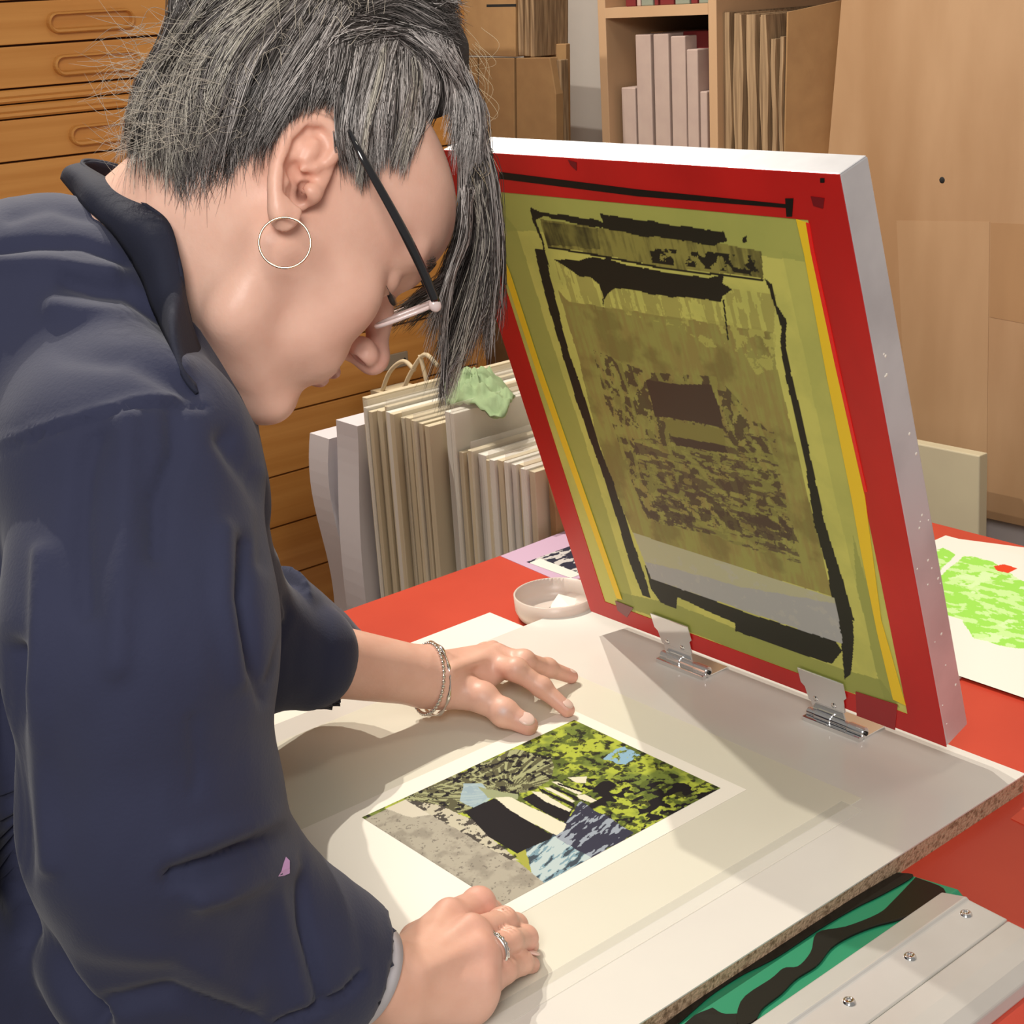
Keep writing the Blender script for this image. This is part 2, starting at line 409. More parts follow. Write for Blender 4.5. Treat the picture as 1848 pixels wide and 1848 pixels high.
for a, b in zip(gaps[:-1], gaps[1:]):
    h = a - b
    if h < .03:                                 # moulding rail between the two stacked units
        V = []; prof = [(b + .001, 0), (b + .004, -.004), (b + .008, -.0015), (b + .011, -.004), (b + .017, -.003), (a - .001, 0)]
        pr = [(0.02, b + .001)] + [(y, z) for z, y in prof] + [(.02, a - .001)]
        for X in (.302, 1.663): V += [(X, CY + y, z) for y, z in pr]
        n = len(pr); Fq = [(i, (i + 1) % n, n + (i + 1) % n, n + i) for i in range(n)] + [tuple(range(n)), tuple(range(n, 2 * n))[::-1]]
        mk('rail', V, Fq, M['chest'], ch)
        continue
    dr = box('drawer', (.302, CY, b + .0016), (1.663, CY + .02, a - .0012), M['chest'], ch, bevel=.0012)
    pull(.940 + .062 + (.008 if a < .63 else 0), (a + b) / 2 - .002, dr)
    if abs(a - .146) < .001:
        lo = onY(676, 672, CY); hi = onY(734, 642, CY)
        box('label_holder', (lo[0], CY - .004, .072), (hi[0], CY, .098), M['metal_label'], dr, bevel=.001, label='small metal label holder on drawer front')
        for xx in (lo[0] + .008, hi[0] - .008):
            lathe('holder_pin', [(0.0, .003), (.002, .002), (.0026, 0)], (xx, CY - .004, .085), M['black_paint'], dr, n=10, axis=(0, -1, 0))

# ---- bookcase on the right wall
bk = root('bookcase', (2.17, 1.83, FL), 'pale birch bookcase with box files beside the plywood sheet', 'bookcase')
for y0, y1 in ((2.083, 2.103), (1.812, 1.831), (1.525, 1.545)):
    box('upright', (2.0, y0, FL), (2.33, y1, 1.1), M['birch'], bk, bevel=.001)
for z0 in (FL + .05, -.55, -.10, .335): 
    for y0, y1 in ((1.831, 2.083), (1.545, 1.812)): box('shelf', (2.0, y0, z0), (2.32, y1, z0 + .018), M['birch'], bk)
box('shelf', (2.0, 1.831, .625), (2.32, 2.083, .643), M['birch'], bk)
box('shelf', (2.0, 1.831, .95), (2.32, 2.083, .968), M['birch'], bk)
box('shelf', (2.0, 1.545, .82), (2.32, 1.812, .838), M['birch'], bk)
box('back_panel', (2.322, 1.525, FL), (2.335, 2.103, 1.1), M['birch'], bk)
def zx(px, py): return onX(px, py, 2.02)[2]
def yx(px): return onX(px, 150, 2.02)[1]
sp = [(1120, 1146, 158, 'short pale box file at the left end of the lower row'), (1148, 1176, 62, 'tall pinkish box file, first of the tall ones in the row'),
      (1180, 1208, 61, 'tall grey-pink box file between two dark red gaps'), (1211, 1238, 65, 'tall buff box file, last of the three tall ones'),
      (1239, 1260, 89, 'medium grey box file with a scuffed top corner'), (1262, 1276, 165, 'short pinkish box file against the bookcase partition')]
for a, b, t, lab in sp:
    bx_ = box('box_file', (2.02, yx(b) + .0008, .353), (2.25, yx(a) - .0008, zx(0 * a + (a + b) / 2, t)), M['spine'], bevel=.002, label=lab, cat='box file', group='box files on the lower shelf')
box('cloth_binder', (2.05, yx(1277), .353), (2.27, yx(1213) , zx(1230, 58)), M['dark_red'], bevel=.002, label='dark red binder standing behind the box files', cat='binder')
box('cardboard_folder', (2.10, yx(1146) + .004, .353), (2.28, yx(1122), zx(1135, 62)), M['card'], label='brown cardboard folder behind the short box file', cat='folder')
tops = [(1126, 1144, 'dark_red'), (1146, 1153, 'spine'), (1154, 1175, 'spine_green'), (1177, 1184, 'dark_red'), (1187, 1212, 'dark_red'), (1214, 1240, 'spine_green'), (1242, 1254, 'dark_red'), (1256, 1274, 'spine_green')]
tl = ['dark red book, leftmost on the upper shelf', 'narrow buff book on the upper shelf', 'grey-green book beside the narrow buff one', 'thin dark red book on the upper shelf',
      'wide dark red book mid way on the upper shelf', 'wide grey-green book on the upper shelf', 'narrow dark red book near the partition', 'grey-green book against the partition on the upper shelf']
for (a, b, m), lab in zip(tops, tl):
    box('book', (2.03, yx(b) + .0005, .643), (2.22, yx(a) - .0005, .86), M[m], bevel=.0015, label=lab, cat='book', group='books on the upper shelf')
# flattened cardboard standing on edge in the right bay
cs = [(1299, 1307, 140, 9), (1309, 1322, 22, 10), (1324, 1336, 24, 9), (1338, 1346, 26, 8), (1351, 1368, 26, 12), (1372, 1380, 30, 9), (1382, 1392, 26, 9), (1395, 1404, 70, 8), (1406, 1413, 66, 7)]
cl = ['short cardboard sheet against the bookcase partition', 'tall cardboard sheet with a torn top, second from partition', 'cardboard sheet with bent upper edge', 'thin cardboard sheet in the middle of the row',
      'thick folded cardboard sheet in the row', 'slanting cardboard sheet beside the thick folded one', 'tall cardboard sheet right of the slanting one', 'shorter cardboard sheet near the big dark one', 'thin short cardboard sheet touching the big dark one']
for i, ((a, b, t, _), lab) in enumerate(zip(cs, cl)):
    V = []; za = .353; zb = zx((a + b) / 2, t); n = 7
    for k in range(n):
        f = k / (n - 1); z = za + (zb - za) * f; dy = .0022 * math.sin(i * 2.1 + f * 7) + (.006 * (f - .5) if i in (5, 6) else 0)
        for X in (2.012 + .004 * (i % 3), 2.25):
            V += [(X, yx(b) + .001 + dy, z), (X, yx(a) - .0005 + dy, z)]
    Fq = [(0, 1, 3, 2), tuple(4 * (n - 1) + q for q in (0, 2, 3, 1))]
    for k in range(n - 1):
        o = 4 * k
        for p, q in ((0, 1), (1, 3), (3, 2), (2, 0)): Fq.append((o + p, o + 4 + p, o + 4 + q, o + q))
    mk('cardboard_sheet', V, Fq, M['card_edge'], label=lab, cat='cardboard', group='cardboard sheets in the bookcase')
slab('cardboard_sheet', [(2.02, yx(1416) , .353), (2.02, yx(1422), zx(1422, 22)), (2.14, 1.60, zx(1422, 22) + .02), (2.14, 1.60, .353)], (.004, .006, 0), M['card'],
     label='big dark cardboard sheet at the right of the row', cat='cardboard', group='cardboard sheets in the bookcase')

# ---- plywood sheet, leaning primed panel
slab('plywood_sheet', [onX(x, y, 1.965) for x, y in ((1526, -90), (1495, 270), (1416, 856), (2250, 1038), (2250, -90))], (.028, 0, 0), M['ply'], bevel=.001,
     label='big pale plywood sheet with one knot hole', cat='plywood sheet')
kn = bpy.data.objects['plywood_sheet']
for q, m_ in ((((1618, 398), (1786, 400), (1780, 905), (1640, 870)), mat('veneer_light', (.50, .325, .185), .5, noise=((2, 7, 1.8), (.40, .245, .13), .36, .66, 6))),
              (((1788, 402), (1990, 410), (1990, 610), (1786, 572)), mat('veneer_dark', (.42, .25, .125), .5, noise=((2, 7, 1.8), (.34, .195, .095), .36, .66, 6)))):
    slab('veneer_patch', [onX(x, y, 1.9649) for x, y in q], (-.0003, 0, 0), m_, kn); c_ = onX(1700, 325, 1.9648)
lathe('knot_hole', [(0, .0006), (.0042, .0005), (.0048, 0)], c_, M['black_paint'], kn, n=14, axis=(-1, 0, 0))
slab('primed_panel', [onX(x, y, 1.90) for x, y in ((1560, 782), (1768, 823), (1757, 1700), (1560, 1650))], (.022, 0, 0), M['cream_panel'], bevel=.002,
     label='cream primed panel leaning under the plywood sheet', cat='panel')

# ---- cardboard at the corner, left of the white wall
def cb(pts, X, t, lab, m='card', grp='flattened cardboard boxes by the white wall'):
    o = slab('cardboard_box', [onX(x, y, X) for x, y in pts], (t, 0, 0), M[m], bevel=.0015, label=lab, cat='cardboard', group=grp); return o
b0 = cb([(780, -60), (930, -58), (930, 103), (780, 98)], 1.985, .09, 'flattened cardboard box with a dark slot, upper one of the pile')
slab('slot', [onX(x, y, 1.9849) for x, y in ((878, 8), (931, 7), (931, 12), (878, 13))], (.001, 0, 0), M['black_paint'], b0)
for i, (a, b, l) in enumerate(((934, 943, 'cardboard edge strip nearest the slotted box'), (945, 953, 'middle cardboard edge strip beside the slotted box'), (955, 963, 'cardboard edge strip touching the white wall'))):
    cb([(a, -60), (b, -60), (b + 1, 101 + i), (a + 1, 101 + i)], 1.99 + .006 * i, .09, l, 'card_edge')
cb([(945, 80), (1021, 79), (1026, 760), (945, 740)], 2.06, .012, 'wide cardboard sheet behind the lower boxes')
cb([(931, 105), (992, 104), (1003, 170), (1008, 760), (938, 745)], 1.985, .02, 'lower cardboard box with cut corner next to the wall')
cb([(864, 104), (927, 105), (934, 740), (864, 725)], 1.985, .02, 'lower cardboard box in the middle of three')
cb([(780, 104), (861, 104), (861, 720), (780, 700)], 1.985, .02, 'lower cardboard box half hidden by hair')
cb([(1004, 108), (1012, 108), (1018, 760), (1010, 760)], 2.0, .02, 'thin cardboard edge right of the cut-corner box', 'card_edge')
for o in [o for o in bpy.data.objects if o.name.startswith('cardboard_box')]: pass

# ---- red table, board, things on it
tb = root('red_work_table', (.92, .87, FL), 'large work table with a red top under the printing board', 'table')
box('table_top', (.385, .25, TZ - .03), (1.62, 1.439, TZ), M['red_table'], tb, bevel=.002)
for x in (.42, 1.52):
    for y in (.32, 1.34): box('leg', (x, y, FL), (x + .06, y + .06, TZ - .03), M['wood_leg'], tb, bevel=.003)
box('apron', (.44, 1.38, TZ - .12), (1.56, 1.40, TZ - .03), M['wood_leg'], tb); box('apron', (.44, .29, TZ - .12), (1.56, .31, TZ - .03), M['wood_leg'], tb)

bd = root('printing_board', (.68, .917, TZ), 'white laminated chipboard printing board on the red table', 'board')
box('chipboard_core', (.395, .627, TZ), (1.084, 1.207, -.0012), M['chip'], bd)
box('laminate', (.3945, .6265, -.0012), (1.0845, 1.2075, 0), M['laminate'], bd)
for pts in (((533, 1492), (547, 1486), (548, 1489), (534, 1495)), ((631, 1487), (645, 1479), (646, 1481), (633, 1489)), ((676, 1662), (690, 1659), (691, 1664), (678, 1666))):
    sheet('ink_mark', pts, .0, .0003, M['ink'], bd)
film = slab('film_sheet', [(.415, .703, .0), (.951, .703, 0), (.951, 1.172, 0), (.415, 1.172, 0)], (0, 0, .0004), M['film'], label='cream translucent film sheet taped on the board under the print', cat='film sheet')
tape = slab('tape_strip', [(.41, .690, .0004), (.935, .690, .0004), (.935, .712, .0004), (.41, .712, .0004)], (0, 0, .0002), mat('clear_tape', (.95, .93, .86), .25, alpha=.35), label='clear tape strip along the near edge of the film', cat='tape')

# print: white paper with the printed picture
prt = root('screen_print', (.73, .91, .0007), 'landscape print of green trees and black shapes on white paper', 'print')
slab('paper', [(.515, .784, .0004), (.893, .784, .0004), (.893, 1.016, .0004), (.515, 1.016, .0004)], (0, 0, .0004), M['paper'], prt)
cv = Canvas((.624, .802, .0010), (1, 0, 0), (0, 1, 0), .255, .192, .0007)
def c7(pts): return [(620 + x * .3788, 1280 + y * .3788) for x, y in pts]
uu, vv = cv.uu, cv.vv
n1 = fbm(uu * 95, vv * 95, 5, 3); n2 = fbm(uu * 190, vv * 190, 4, 7); n3 = fbm(uu * 42, vv * 42, 4, 11); n4 = fbm(uu * 420, vv * 420, 2, 5)
green = np.array([.40, .46, .055]); dgreen = np.array([.10, .13, .025]); blk = np.array([.012, .010, .012]); cream = np.array([.70, .66, .50]); blue = np.array([.19, .31, .37])
cv.fill(np.ones(uu.shape), green)
cv.fill(np.clip((n3 - .48) * 6, 0, 1), dgreen * 1.6)
cv.fill(np.clip((n1 - .52) * 12, 0, 1), dgreen)
cv.fill(np.clip((n2 - .56) * 14, 0, 1), blk, .9)
right = cv.mask(c7([(1150, 330), (1500, 330), (1790, 380), (1500, 600), (1250, 520), (1120, 430)]), .006)
cells = fbm(uu * 95, vv * 150, 2, 21)
cv.fill(right & (cells > .52), blk)
cv.fill(cv.mask(c7([(1240, 240), (1330, 170), (1400, 215), (1330, 270)]), .006) & (n2 > .42), (.25, .42, .55))
fern = cv.mask(c7([(300, 430), (420, 360), (820, 190), (1000, 230), (980, 340), (870, 390), (700, 420), (560, 490), (520, 490)]), .004)
fr = np.maximum(np.sin(np.arctan2(vv - .13, uu - .12) * 46 + np.hypot(uu - .12, vv - .13) * 160), np.sin(np.arctan2(vv - .20, uu - .055) * 38 - np.hypot(uu - .055, vv - .20) * 210) - .1)
cv.fill(fern, (.10, .095, .05)); cv.fill(fern & (fr > .45) & (n1 > .4), (.34, .35, .18)); cv.fill(fern & (n2 > .60), blk)
cv.fill(cv.mask(c7([(570, 360), (660, 350), (720, 420), (640, 470), (560, 440)]), .003), (.36, .48, .55), .8)
cv.fill(cv.mask(c7([(640, 370), (830, 400), (830, 430), (700, 420)]), .003), (.30, .33, .18))
dk = cv.mask(c7([(1060, 530), (1130, 440), (1390, 590), (1170, 720), (1010, 690), (980, 610)]), .003)
st = fbm(uu * 60 + vv * 40, (vv - uu * .3) * 260, 3, 41)
cv.fill(dk, (.035, .035, .06)); cv.fill(dk & (st > .57), (.30, .34, .40))
bl = cv.mask(c7([(820, 690), (1000, 600), (1070, 640), (1190, 712), (960, 835), (900, 800)]), .003)
cv.fill(bl, blue); cv.fill(bl & (st > .53), (.46, .55, .55)); cv.fill(bl & (st < .42), (.05, .07, .09))
cv.fill(cv.mask(c7([(815, 690), (870, 670), (880, 740), (905, 785), (860, 760)]), .002), (.36, .36, .06))
strip = cv.mask(c7([(90, 530), (300, 430), (700, 655), (830, 725), (965, 835), (780, 950)]))
cv.fill(strip, (.40, .365, .29)); cv.fill(strip * np.clip((n1 - .45) * 5, 0, 1), (.30, .27, .215)); cv.fill(strip & (n4 > .74), (.14, .12, .10), .7)
cv.fill(cv.mask(c7([(200, 475), (300, 430), (420, 500), (330, 515)]), .002), (.62, .57, .46))
hill = cv.mask(c7([(300, 432), (460, 455), (640, 540), (690, 600), (830, 720), (800, 722), (420, 505)]), .0015)
cv.fill(hill, (.52, .48, .36)); cv.fill(hill & (n2 > .52), (.07, .06, .05))
cv.fill(cv.mask(c7([(575, 487), (720, 423), (760, 450), (860, 520), (995, 600), (985, 618), (825, 688), (690, 605)]), .0006), blk)
cv.fill(cv.mask(c7([(725, 420), (790, 415), (870, 455), (1060, 545), (1050, 575), (1015, 600), (985, 590), (860, 520), (770, 465)]), .0008), cream)
cv.fill(cv.mask(c7([(850, 425), (905, 400), (1085, 492), (1060, 540), (960, 495)]), .0004), blk)
for q, a in (([(895, 392), (935, 392), (1085, 478), (1075, 488), (960, 440)], cream), ([(925, 372), (1100, 450), (1100, 470), (940, 392)], blk), ([(950, 372), (985, 372), (1105, 438), (1090, 445)], cream),
             ([(985, 362), (1120, 420), (1110, 432), (990, 372)], blk), ([(990, 345), (1020, 345), (1140, 400), (1120, 408)], cream), ([(1020, 350), (1140, 390), (1140, 398), (1020, 358)], blk), ([(1065, 325), (1160, 320), (1155, 352), (1110, 350)], cream),
             ([(1110, 410), (1150, 405), (1205, 435), (1180, 445), (1120, 425)], cream)):
    cv.fill(cv.mask(c7(q), .0004), a)
cv.build('printed_picture', M['printed'], prt)

# sheets left of the board
ls = root('print_sheet', onZ(800, 1200, TZ), 'white print sheet on the red table, left of the board under the wrist', 'print')
A_ = onZ(884, 1106, TZ); B_ = onZ(945, 1131, TZ)
slab('paper', [(.42, 1.21, TZ), (B_[0], 1.21, TZ), (B_[0], B_[1], TZ), (A_[0], A_[1], TZ), (.42, A_[1], TZ)][0:1] + [(B_[0], 1.21, TZ), (A_[0], A_[1], TZ), (.42, A_[1] + .0, TZ)], (0, 0, .0006), M['paper'], ls)
c2 = Canvas((.45, 1.222, TZ + .0009), (1, 0, 0), (0, 1, 0), .21, .06, .0012)
q1 = fbm(c2.uu * 90, c2.vv * 90, 4, 3); c2.fill(np.ones(q1.shape), (.36, .42, .08)); c2.fill(q1 > .53, (.06, .07, .02)); c2.fill(q1 < .36, (.6, .6, .4))
c2.build('printed_picture', M['printed'], ls)
# lilac print behind the pot
lp = root('lilac_print', onZ(990, 1000, TZ), 'lilac print with a black ink image beside the plastic pot', 'print')
sheet('paper', [(903, 1004), (1035, 953), (1075, 978), (1078, 1040), (1010, 1050)], TZ, .0006, mat('lilac_paper', (.56, .38, .52), .6), lp)
a0 = onZ(975, 1022, TZ + .0009); 
c3 = Canvas(onZ(950, 1014, TZ + .0009), (1, 0, 0), (0, -1, 0), .13, .085, .0007)
q1 = fbm(c3.uu * 75, c3.vv * 160, 4, 6); c3.fill(np.ones(q1.shape), (.55, .52, .5)); c3.fill(q1 > .43, (.03, .03, .05)); c3.fill(c3.mask([(950, 1018), (975, 1008), (1060, 1040), (1050, 1060)]), (.74, .72, .66))
c3.build('printed_picture', M['printed'], lp)

# milky plastic pot with paper scrap
pc = onZ(1003, 1112, TZ)
pot = root('plastic_pot', pc, 'shallow milky plastic pot on the red table beside the screen', 'pot')
lathe('body', [(0, .0015), (.038, .0015), (.0435, .003), (.0475, .012), (.0485, .030), (.0465, .0305), (.0455, .013), (.041, .0045), (0, .0040)], pc, M['pot'], pot, n=64)
scr = slab('paper_scrap', [pc + np.array(q) for q in ((-.022, -.012, .0135), (.002, -.030, .0135), (.020, -.016, .020), (.006, .000, .026), (-.008, -.004, .020))], (0, 0, .0006), M['paper'],
           label='torn white paper scrap lying in the plastic pot', cat='paper scrap')
slab('ink_residue', [pc + np.array(q) for q in ((-.03, .0, .0042), (.0, -.03, .0042), (.028, .004, .0042), (.008, .018, .0042))], (0, 0, .0005), M['ink'], pot)

# lime prints on the right of the table
g0 = root('lime_print', onZ(1780, 1100, TZ), 'white paper with a big lime green ink patch, right end of the table', 'print')
sheet('paper', [(1560, 1040), (1702, 974), (1990, 1012), (1990, 1282), (1848, 1243), (1742, 1218), (1715, 1238), (1560, 1195)], TZ, .004, M['paper'], g0)
c4 = Canvas(onZ(1850, 1260, TZ + .0043) * [1, 0, 1] + [0, .70, 0], (1, 0, 0), (0, 1, 0), .34, .345, .0013)
n5 = fbm(c4.uu * 40, c4.vv * 40, 4, 3); n6 = fbm(c4.uu * 110, c4.vv * 60, 4, 8)
c4.fill(np.ones(n5.shape), (.80, .78, .70)); li = np.array([.33, .70, .10])
gm = c4.mask([(1676, 1000), (1700, 988), (1726, 1000), (1690, 1036), (1672, 1044), (1640, 1060), (1640, 1010)], .003)
gm |= c4.mask([(1742, 1003), (1790, 1012), (1848, 1052), (2000, 1080), (2000, 1170), (1848, 1170), (1800, 1164), (1758, 1150), (1737, 1120), (1700, 1108), (1660, 1130), (1686, 1050), (1730, 1010)], .005)
c4.fill(gm, li); c4.fill(gm & (n6 > .56), (.55, .80, .32)); c4.fill(gm & (n5 < .36), (.62, .82, .42))
c4.fill(c4.mask([(1793, 1022), (1812, 1018), (1836, 1026), (1820, 1034), (1800, 1030)], .001), (.72, .06, .02)); 
c4.build('lime_patch', M['printed'], g0)

# folded red sheet on the table
sheet('red_paper', [(1824, 1478), (1870, 1440), (1990, 1480), (1990, 1560)], TZ, .0008, mat('red_paper', (.66, .075, .035), .45), label='small bright red paper sheet on the red table near the board corner', cat='paper')

# squeegee
sq = root('squeegee', (.7, .55, TZ), 'aluminium squeegee with a green rubber blade smeared in black ink', 'squeegee')
def extr(name, prof, x0, x1, m, taper=None, **pr):
    n = len(prof); xs = np.linspace(x0, x1, 2)
    V = [(x0, y, z) for y, z in prof] + [(x1 + (taper(y) if taper else 0), y, z) for y, z in prof]
    Fq = [(i, (i + 1) % n, n + (i + 1) % n, n + i) for i in range(n)] + [tuple(range(n))[::-1], tuple(range(n, 2 * n))]
    return mk(name, V, Fq, m, sq, bevel=.0012, **pr)
extr('blade', [(.6255, TZ + .0), (.6255, TZ + .004), (.570, TZ + .013), (.560, TZ + .005)], .40, .898, M['rubber'])
extr('front_rail', [(.580, TZ + .006), (.574, TZ + .016), (.553, TZ + .021), (.551, TZ + .019), (.547, TZ + .0185), (.519, TZ + .0155), (.519, TZ + .003)], .40, .882, M['squeegee'], taper=lambda y: (.575 - y) * .08)
extr('handle', [(.5182, TZ + .003), (.5182, TZ + .0155), (.500, TZ + .015), (.485, TZ + .013), (.474, TZ + .008), (.470, TZ + .0), (.474, TZ - .0) , (.49, TZ + .0)], .40, .885, M['squeegee'])
for px, py in ((1743, 1650), (1642, 1727), (1532, 1808)):
    p = onZ(px, py, TZ + .0175)
    s_ = lathe('screw', [(0, .0012), (.0018, .0012), (.0020, .0022), (.0042, .0016), (.0050, 0)], p, M['chrome'], sq, n=20)
# ink on blade
zb = TZ + .0125
def inkpoly(pts, k):
    for_ = []
    for x, y in spline(list(pts) + [pts[0]], len(pts) * 4)[:-1]:
        # blade top is a slope: solve z by iteration
        z = zb
        for _ in range(4):
            q = onZ(1150 + x * .3777, 1350 + y * .3777, z); z = TZ + .004 + (.6255 - min(max(q[1], .570), .6255)) / .0555 * .009 + .0004
        for_.append(q)
    return slab('ink_smear', for_, (0, 0, .0012 * k), M['ink'], sq, bevel=.0004)
inkpoly([(1240, 600), (1320, 615), (1180, 700), (1040, 770), (870, 870), (690, 990), (600, 1040), (500, 1090), (360, 1180), (150, 1360), (120, 1330), (700, 925), (1100, 680)], 1)
inkpoly([(1330, 625), (1465, 680), (1450, 740), (1380, 780), (1240, 830), (1130, 860), (1020, 905), (930, 960), (860, 1045), (760, 1110), (690, 1180), (600, 1250), (560, 1310), (480, 1330), (500, 1210), (640, 1110), (700, 1060), (770, 1050), (830, 980), (860, 890), (1000, 860), (1150, 800), (1220, 740)], 1.6)
inkpoly([(360, 1245), (420, 1275), (560, 1280), (560, 1400), (150, 1450), (250, 1300)], 1)

# ---- browser of mounted prints behind the table
bn = root('low_bench', (1.46, 1.72, FL), 'low wooden bench carrying the mounted prints behind the table', 'bench')
box('bench_top', (1.16, 1.452, -.60), (1.80, 2.03, -.575), M['wood_leg'], bn)
for x in (1.18, 1.73):
    for y in (1.46, 1.98): box('leg', (x, y, FL), (x + .045, y + .045, -.60), M['wood_leg'], bn)
BX = 1.22
yy = 1.838; i = 0; tints = [('mount', 0), ('mount', .002), ('mount_white', .004), ('cello', 0), ('mount', .001), ('mount_white', 0), ('mount', .003)]
ordn = 'first second third fourth fifth sixth seventh eighth ninth tenth eleventh twelfth thirteenth fourteenth fifteenth sixteenth seventeenth eighteenth'.split()
while yy > 1.668:
    th = rng.uniform(.010, .0155); dx = rng.uniform(0, .012); hz = .106 + rng.uniform(-.006, .006) + (.01 if i == 0 else 0)
    m = ['mount', 'mount_white', 'mount', 'mount'][i % 4]
    b_ = box('mounted_print', (BX + dx, yy - th + .0025, -.575), (1.70, yy, hz), M[m], bevel=.0008,
        label='cream mounted print in the taller left stack, %s from the white folders' % ordn[i], cat='mounted print', group='mounted prints in the left stack')
    if i % 3 == 1: box('sleeve', (BX + dx - .004, yy - th + .0005, -.5), (1.70, yy - th + .0022, hz + .012), M['cello'], b_, label='clear cellophane sleeve')
    yy -= th; i += 1
yy = 1.655; i = 0
while yy > 1.475:
    th = rng.uniform(.010, .0155); dx = rng.uniform(0, .012); hz = .098 + rng.uniform(-.004, .006) - (.03 if i > 1 else -.02)
    m = ['mount_white', 'mount_white', 'mount', 'mount_white', 'mount'][i % 5]
    b_ = box('mounted_print', (BX + dx + .02, yy - th + .0025, -.575), (1.74, yy, hz), M[m], bevel=.0008,
        label='pale mounted print in the lower right stack, %s from its left end' % ordn[i], cat='mounted print', group='mounted prints in the right stack')
    if i % 3 == 1: box('sleeve', (BX + dx + .016, yy - th + .0005, -.5), (1.74, yy - th + .0022, hz + .015), M['cello'], b_, label='clear cellophane sleeve')
    yy -= th; i += 1
ylast = yy
# taller boards further back in the right stack carry the cloth
for k, (y0, z1) in enumerate(((1.645, .135), (1.60, .128), (1.555, .12), (1.51, .112))):
    box('mount_board', (1.42 + .03 * k, y0 - .012, -.575) if False else (1.745, y0 - .03, -.575), (1.757, y0, z1 + .04), M['mount'],
        label='tall cream board behind the right stack, %s of four' % ordn[k], cat='board', group='tall boards behind the right stack')
# white folders (bent paper)
for k, (a, b, t, lab) in enumerate(((562, 600, 781, 'bent white folder at the outer left of the print stacks'), (601, 643, 757, 'white folder between the bent one and the mounted prints'))):
    ya, yb = onX(a, t, BX)[1], onX(b, t, BX)[1]; z1 = onX(a, t, BX)[2]; V = []; n = 25
    for j in range(n):
        f = j / (n - 1); z = -.45 + (z1 + .45) * f; dyj = .010 * math.sin(f * 9 + k) * (1 if k == 0 else .4); dxj = .008 * math.sin(f * 6 + 2 * k)
        V += [(BX + dxj - .006 * k, ya - .003 + dyj, z), (BX + dxj + .15, ya - .003 + dyj, z), (BX + dxj + .15, yb + .004 + dyj, z), (BX + dxj - .006 * k, yb + .004 + dyj, z)]
    V = np.array(V); V[:4, 2] = -.575
    Fq = [(0, 3, 2, 1), tuple(4 * (n - 1) + q for q in range(4))]
    for j in range(n - 1):
        for p in range(4): Fq.append((4 * j + p, 4 * j + (p + 1) % 4, 4 * j + 4 + (p + 1) % 4, 4 * j + 4 + p))
    mk('white_folder', V, Fq, M['white_folder'], label=lab, cat='folder')
# carton between stack and screen
zc = onY(985, 752, 1.456)[2]
box('cardboard_sheet', (1.262, ylast - .016, -.575), (1.72, ylast - .004, zc), M['card'], bevel=.001, label='brown cardboard sheet closing the right stack of prints next to the screen', cat='cardboard')
# paper bag with twisted handles
bgc = onX(700, 705, 1.40)
bag = root('paper_bag', (1.45, bgc[1], -.575), 'cream paper carrier bag with two looped handles behind the prints', 'bag')
z1 = onX(690, 706, 1.40)[2]; Y0 = onX(668, 700, 1.40)[1]
slab('body', [(1.40, Y0, -.575), (1.40, 1.85, -.575), (1.40, 1.85, z1), (1.40, Y0, z1 - .004)], (.07, 0, 0), M['kraft'], bag)
for pts in (((686, 718), (703, 672), (728, 652), (748, 668)), ((727, 706), (742, 672), (766, 640), (790, 660)), ((758, 640), (770, 690), (772, 720))):
    q = spline([onX(x, y, 1.41) for x, y in pts], 16); tube('handle', q, .0038, M['kraft'], bag, n=8)
# crumpled green cloth on the stacks
cp = [(795, 676), (860, 681), (925, 700), (922, 738), (900, 748), (850, 736), (808, 722), (797, 700)]
pl = [onZ(x, y, .125) for x, y in cp]; cen = np.mean(pl, 0); V = []; Fq = []; nr = 14; na = 48
bd_ = spline(pl + [pl[0]], na + 1)[:-1]
for r_ in range(nr + 1):
    f = r_ / nr
    for a_ in range(na):
        p = cen + (bd_[a_] - cen) * f; 
        hgt = .022 * (1 - f ** 2) + .008 * math.sin(a_ * .52 + f * 5) * f + .014 * (1 - abs(math.sin(p[0] * 70 + p[1] * 45 + 1.5 * math.sin(p[1] * 60)))) ** 2 + .007 * abs(math.sin(p[1] * 110 - p[0] * 50))
        V.append(p + np.array([0, 0, hgt - .005 * f]))
for r_ in range(nr):
    for a_ in range(na): Fq.append((r_ * na + a_, r_ * na + (a_ + 1) % na, (r_ + 1) * na + (a_ + 1) % na, (r_ + 1) * na + a_))
cl_ = mk('green_cloth', V, Fq, M['green_cloth'], smooth=True, label='crumpled sage green cloth lying on the mounted prints', cat='cloth')
so = cl_.modifiers.new('thick', 'SOLIDIFY'); so.thickness = .003

# ================================================================== printing screen (hinged up)
SB = onZ(1708, 1348, .026)                                    # near lower front corner
d_ = ray(1515, 315); TRp = CAM + d_ * (SB[1] / d_[1])
vS = TRp - SB; LS = np.linalg.norm(vS); vS /= LS               # up along the screen
uS = np.array([0, -1., 0]); nS = np.cross(uS, vS); nS /= np.linalg.norm(nS)
if nS[0] > 0: nS = -nS                                        # nS faces the woman (-X)
WS = 0.4595; OS = SB - uS * WS                                # far lower front corner
scr_ = root('printing_screen', (OS + SB) / 2, 'hinged aluminium printing screen with red taped frame and green mesh', 'printing screen')
DP = .034; RW = .040
def sp3(u, v, d=0): return OS + uS * u + vS * v + nS * d
def sslab(name, uv, d0, d1, m, parent=scr_, bevel=0, **pr):
    return slab(name, [sp3(u, v, d0) for u, v in uv], nS * (d1 - d0), m, parent, bevel=bevel, **pr)
def suv(px, py, d=0):
    r = ray(px, py); o = sp3(0, 0, d); t = ((o - CAM) @ nS) / (r @ nS); p = CAM + r * t - o; return p @ uS, p @ vS
H_ = LS
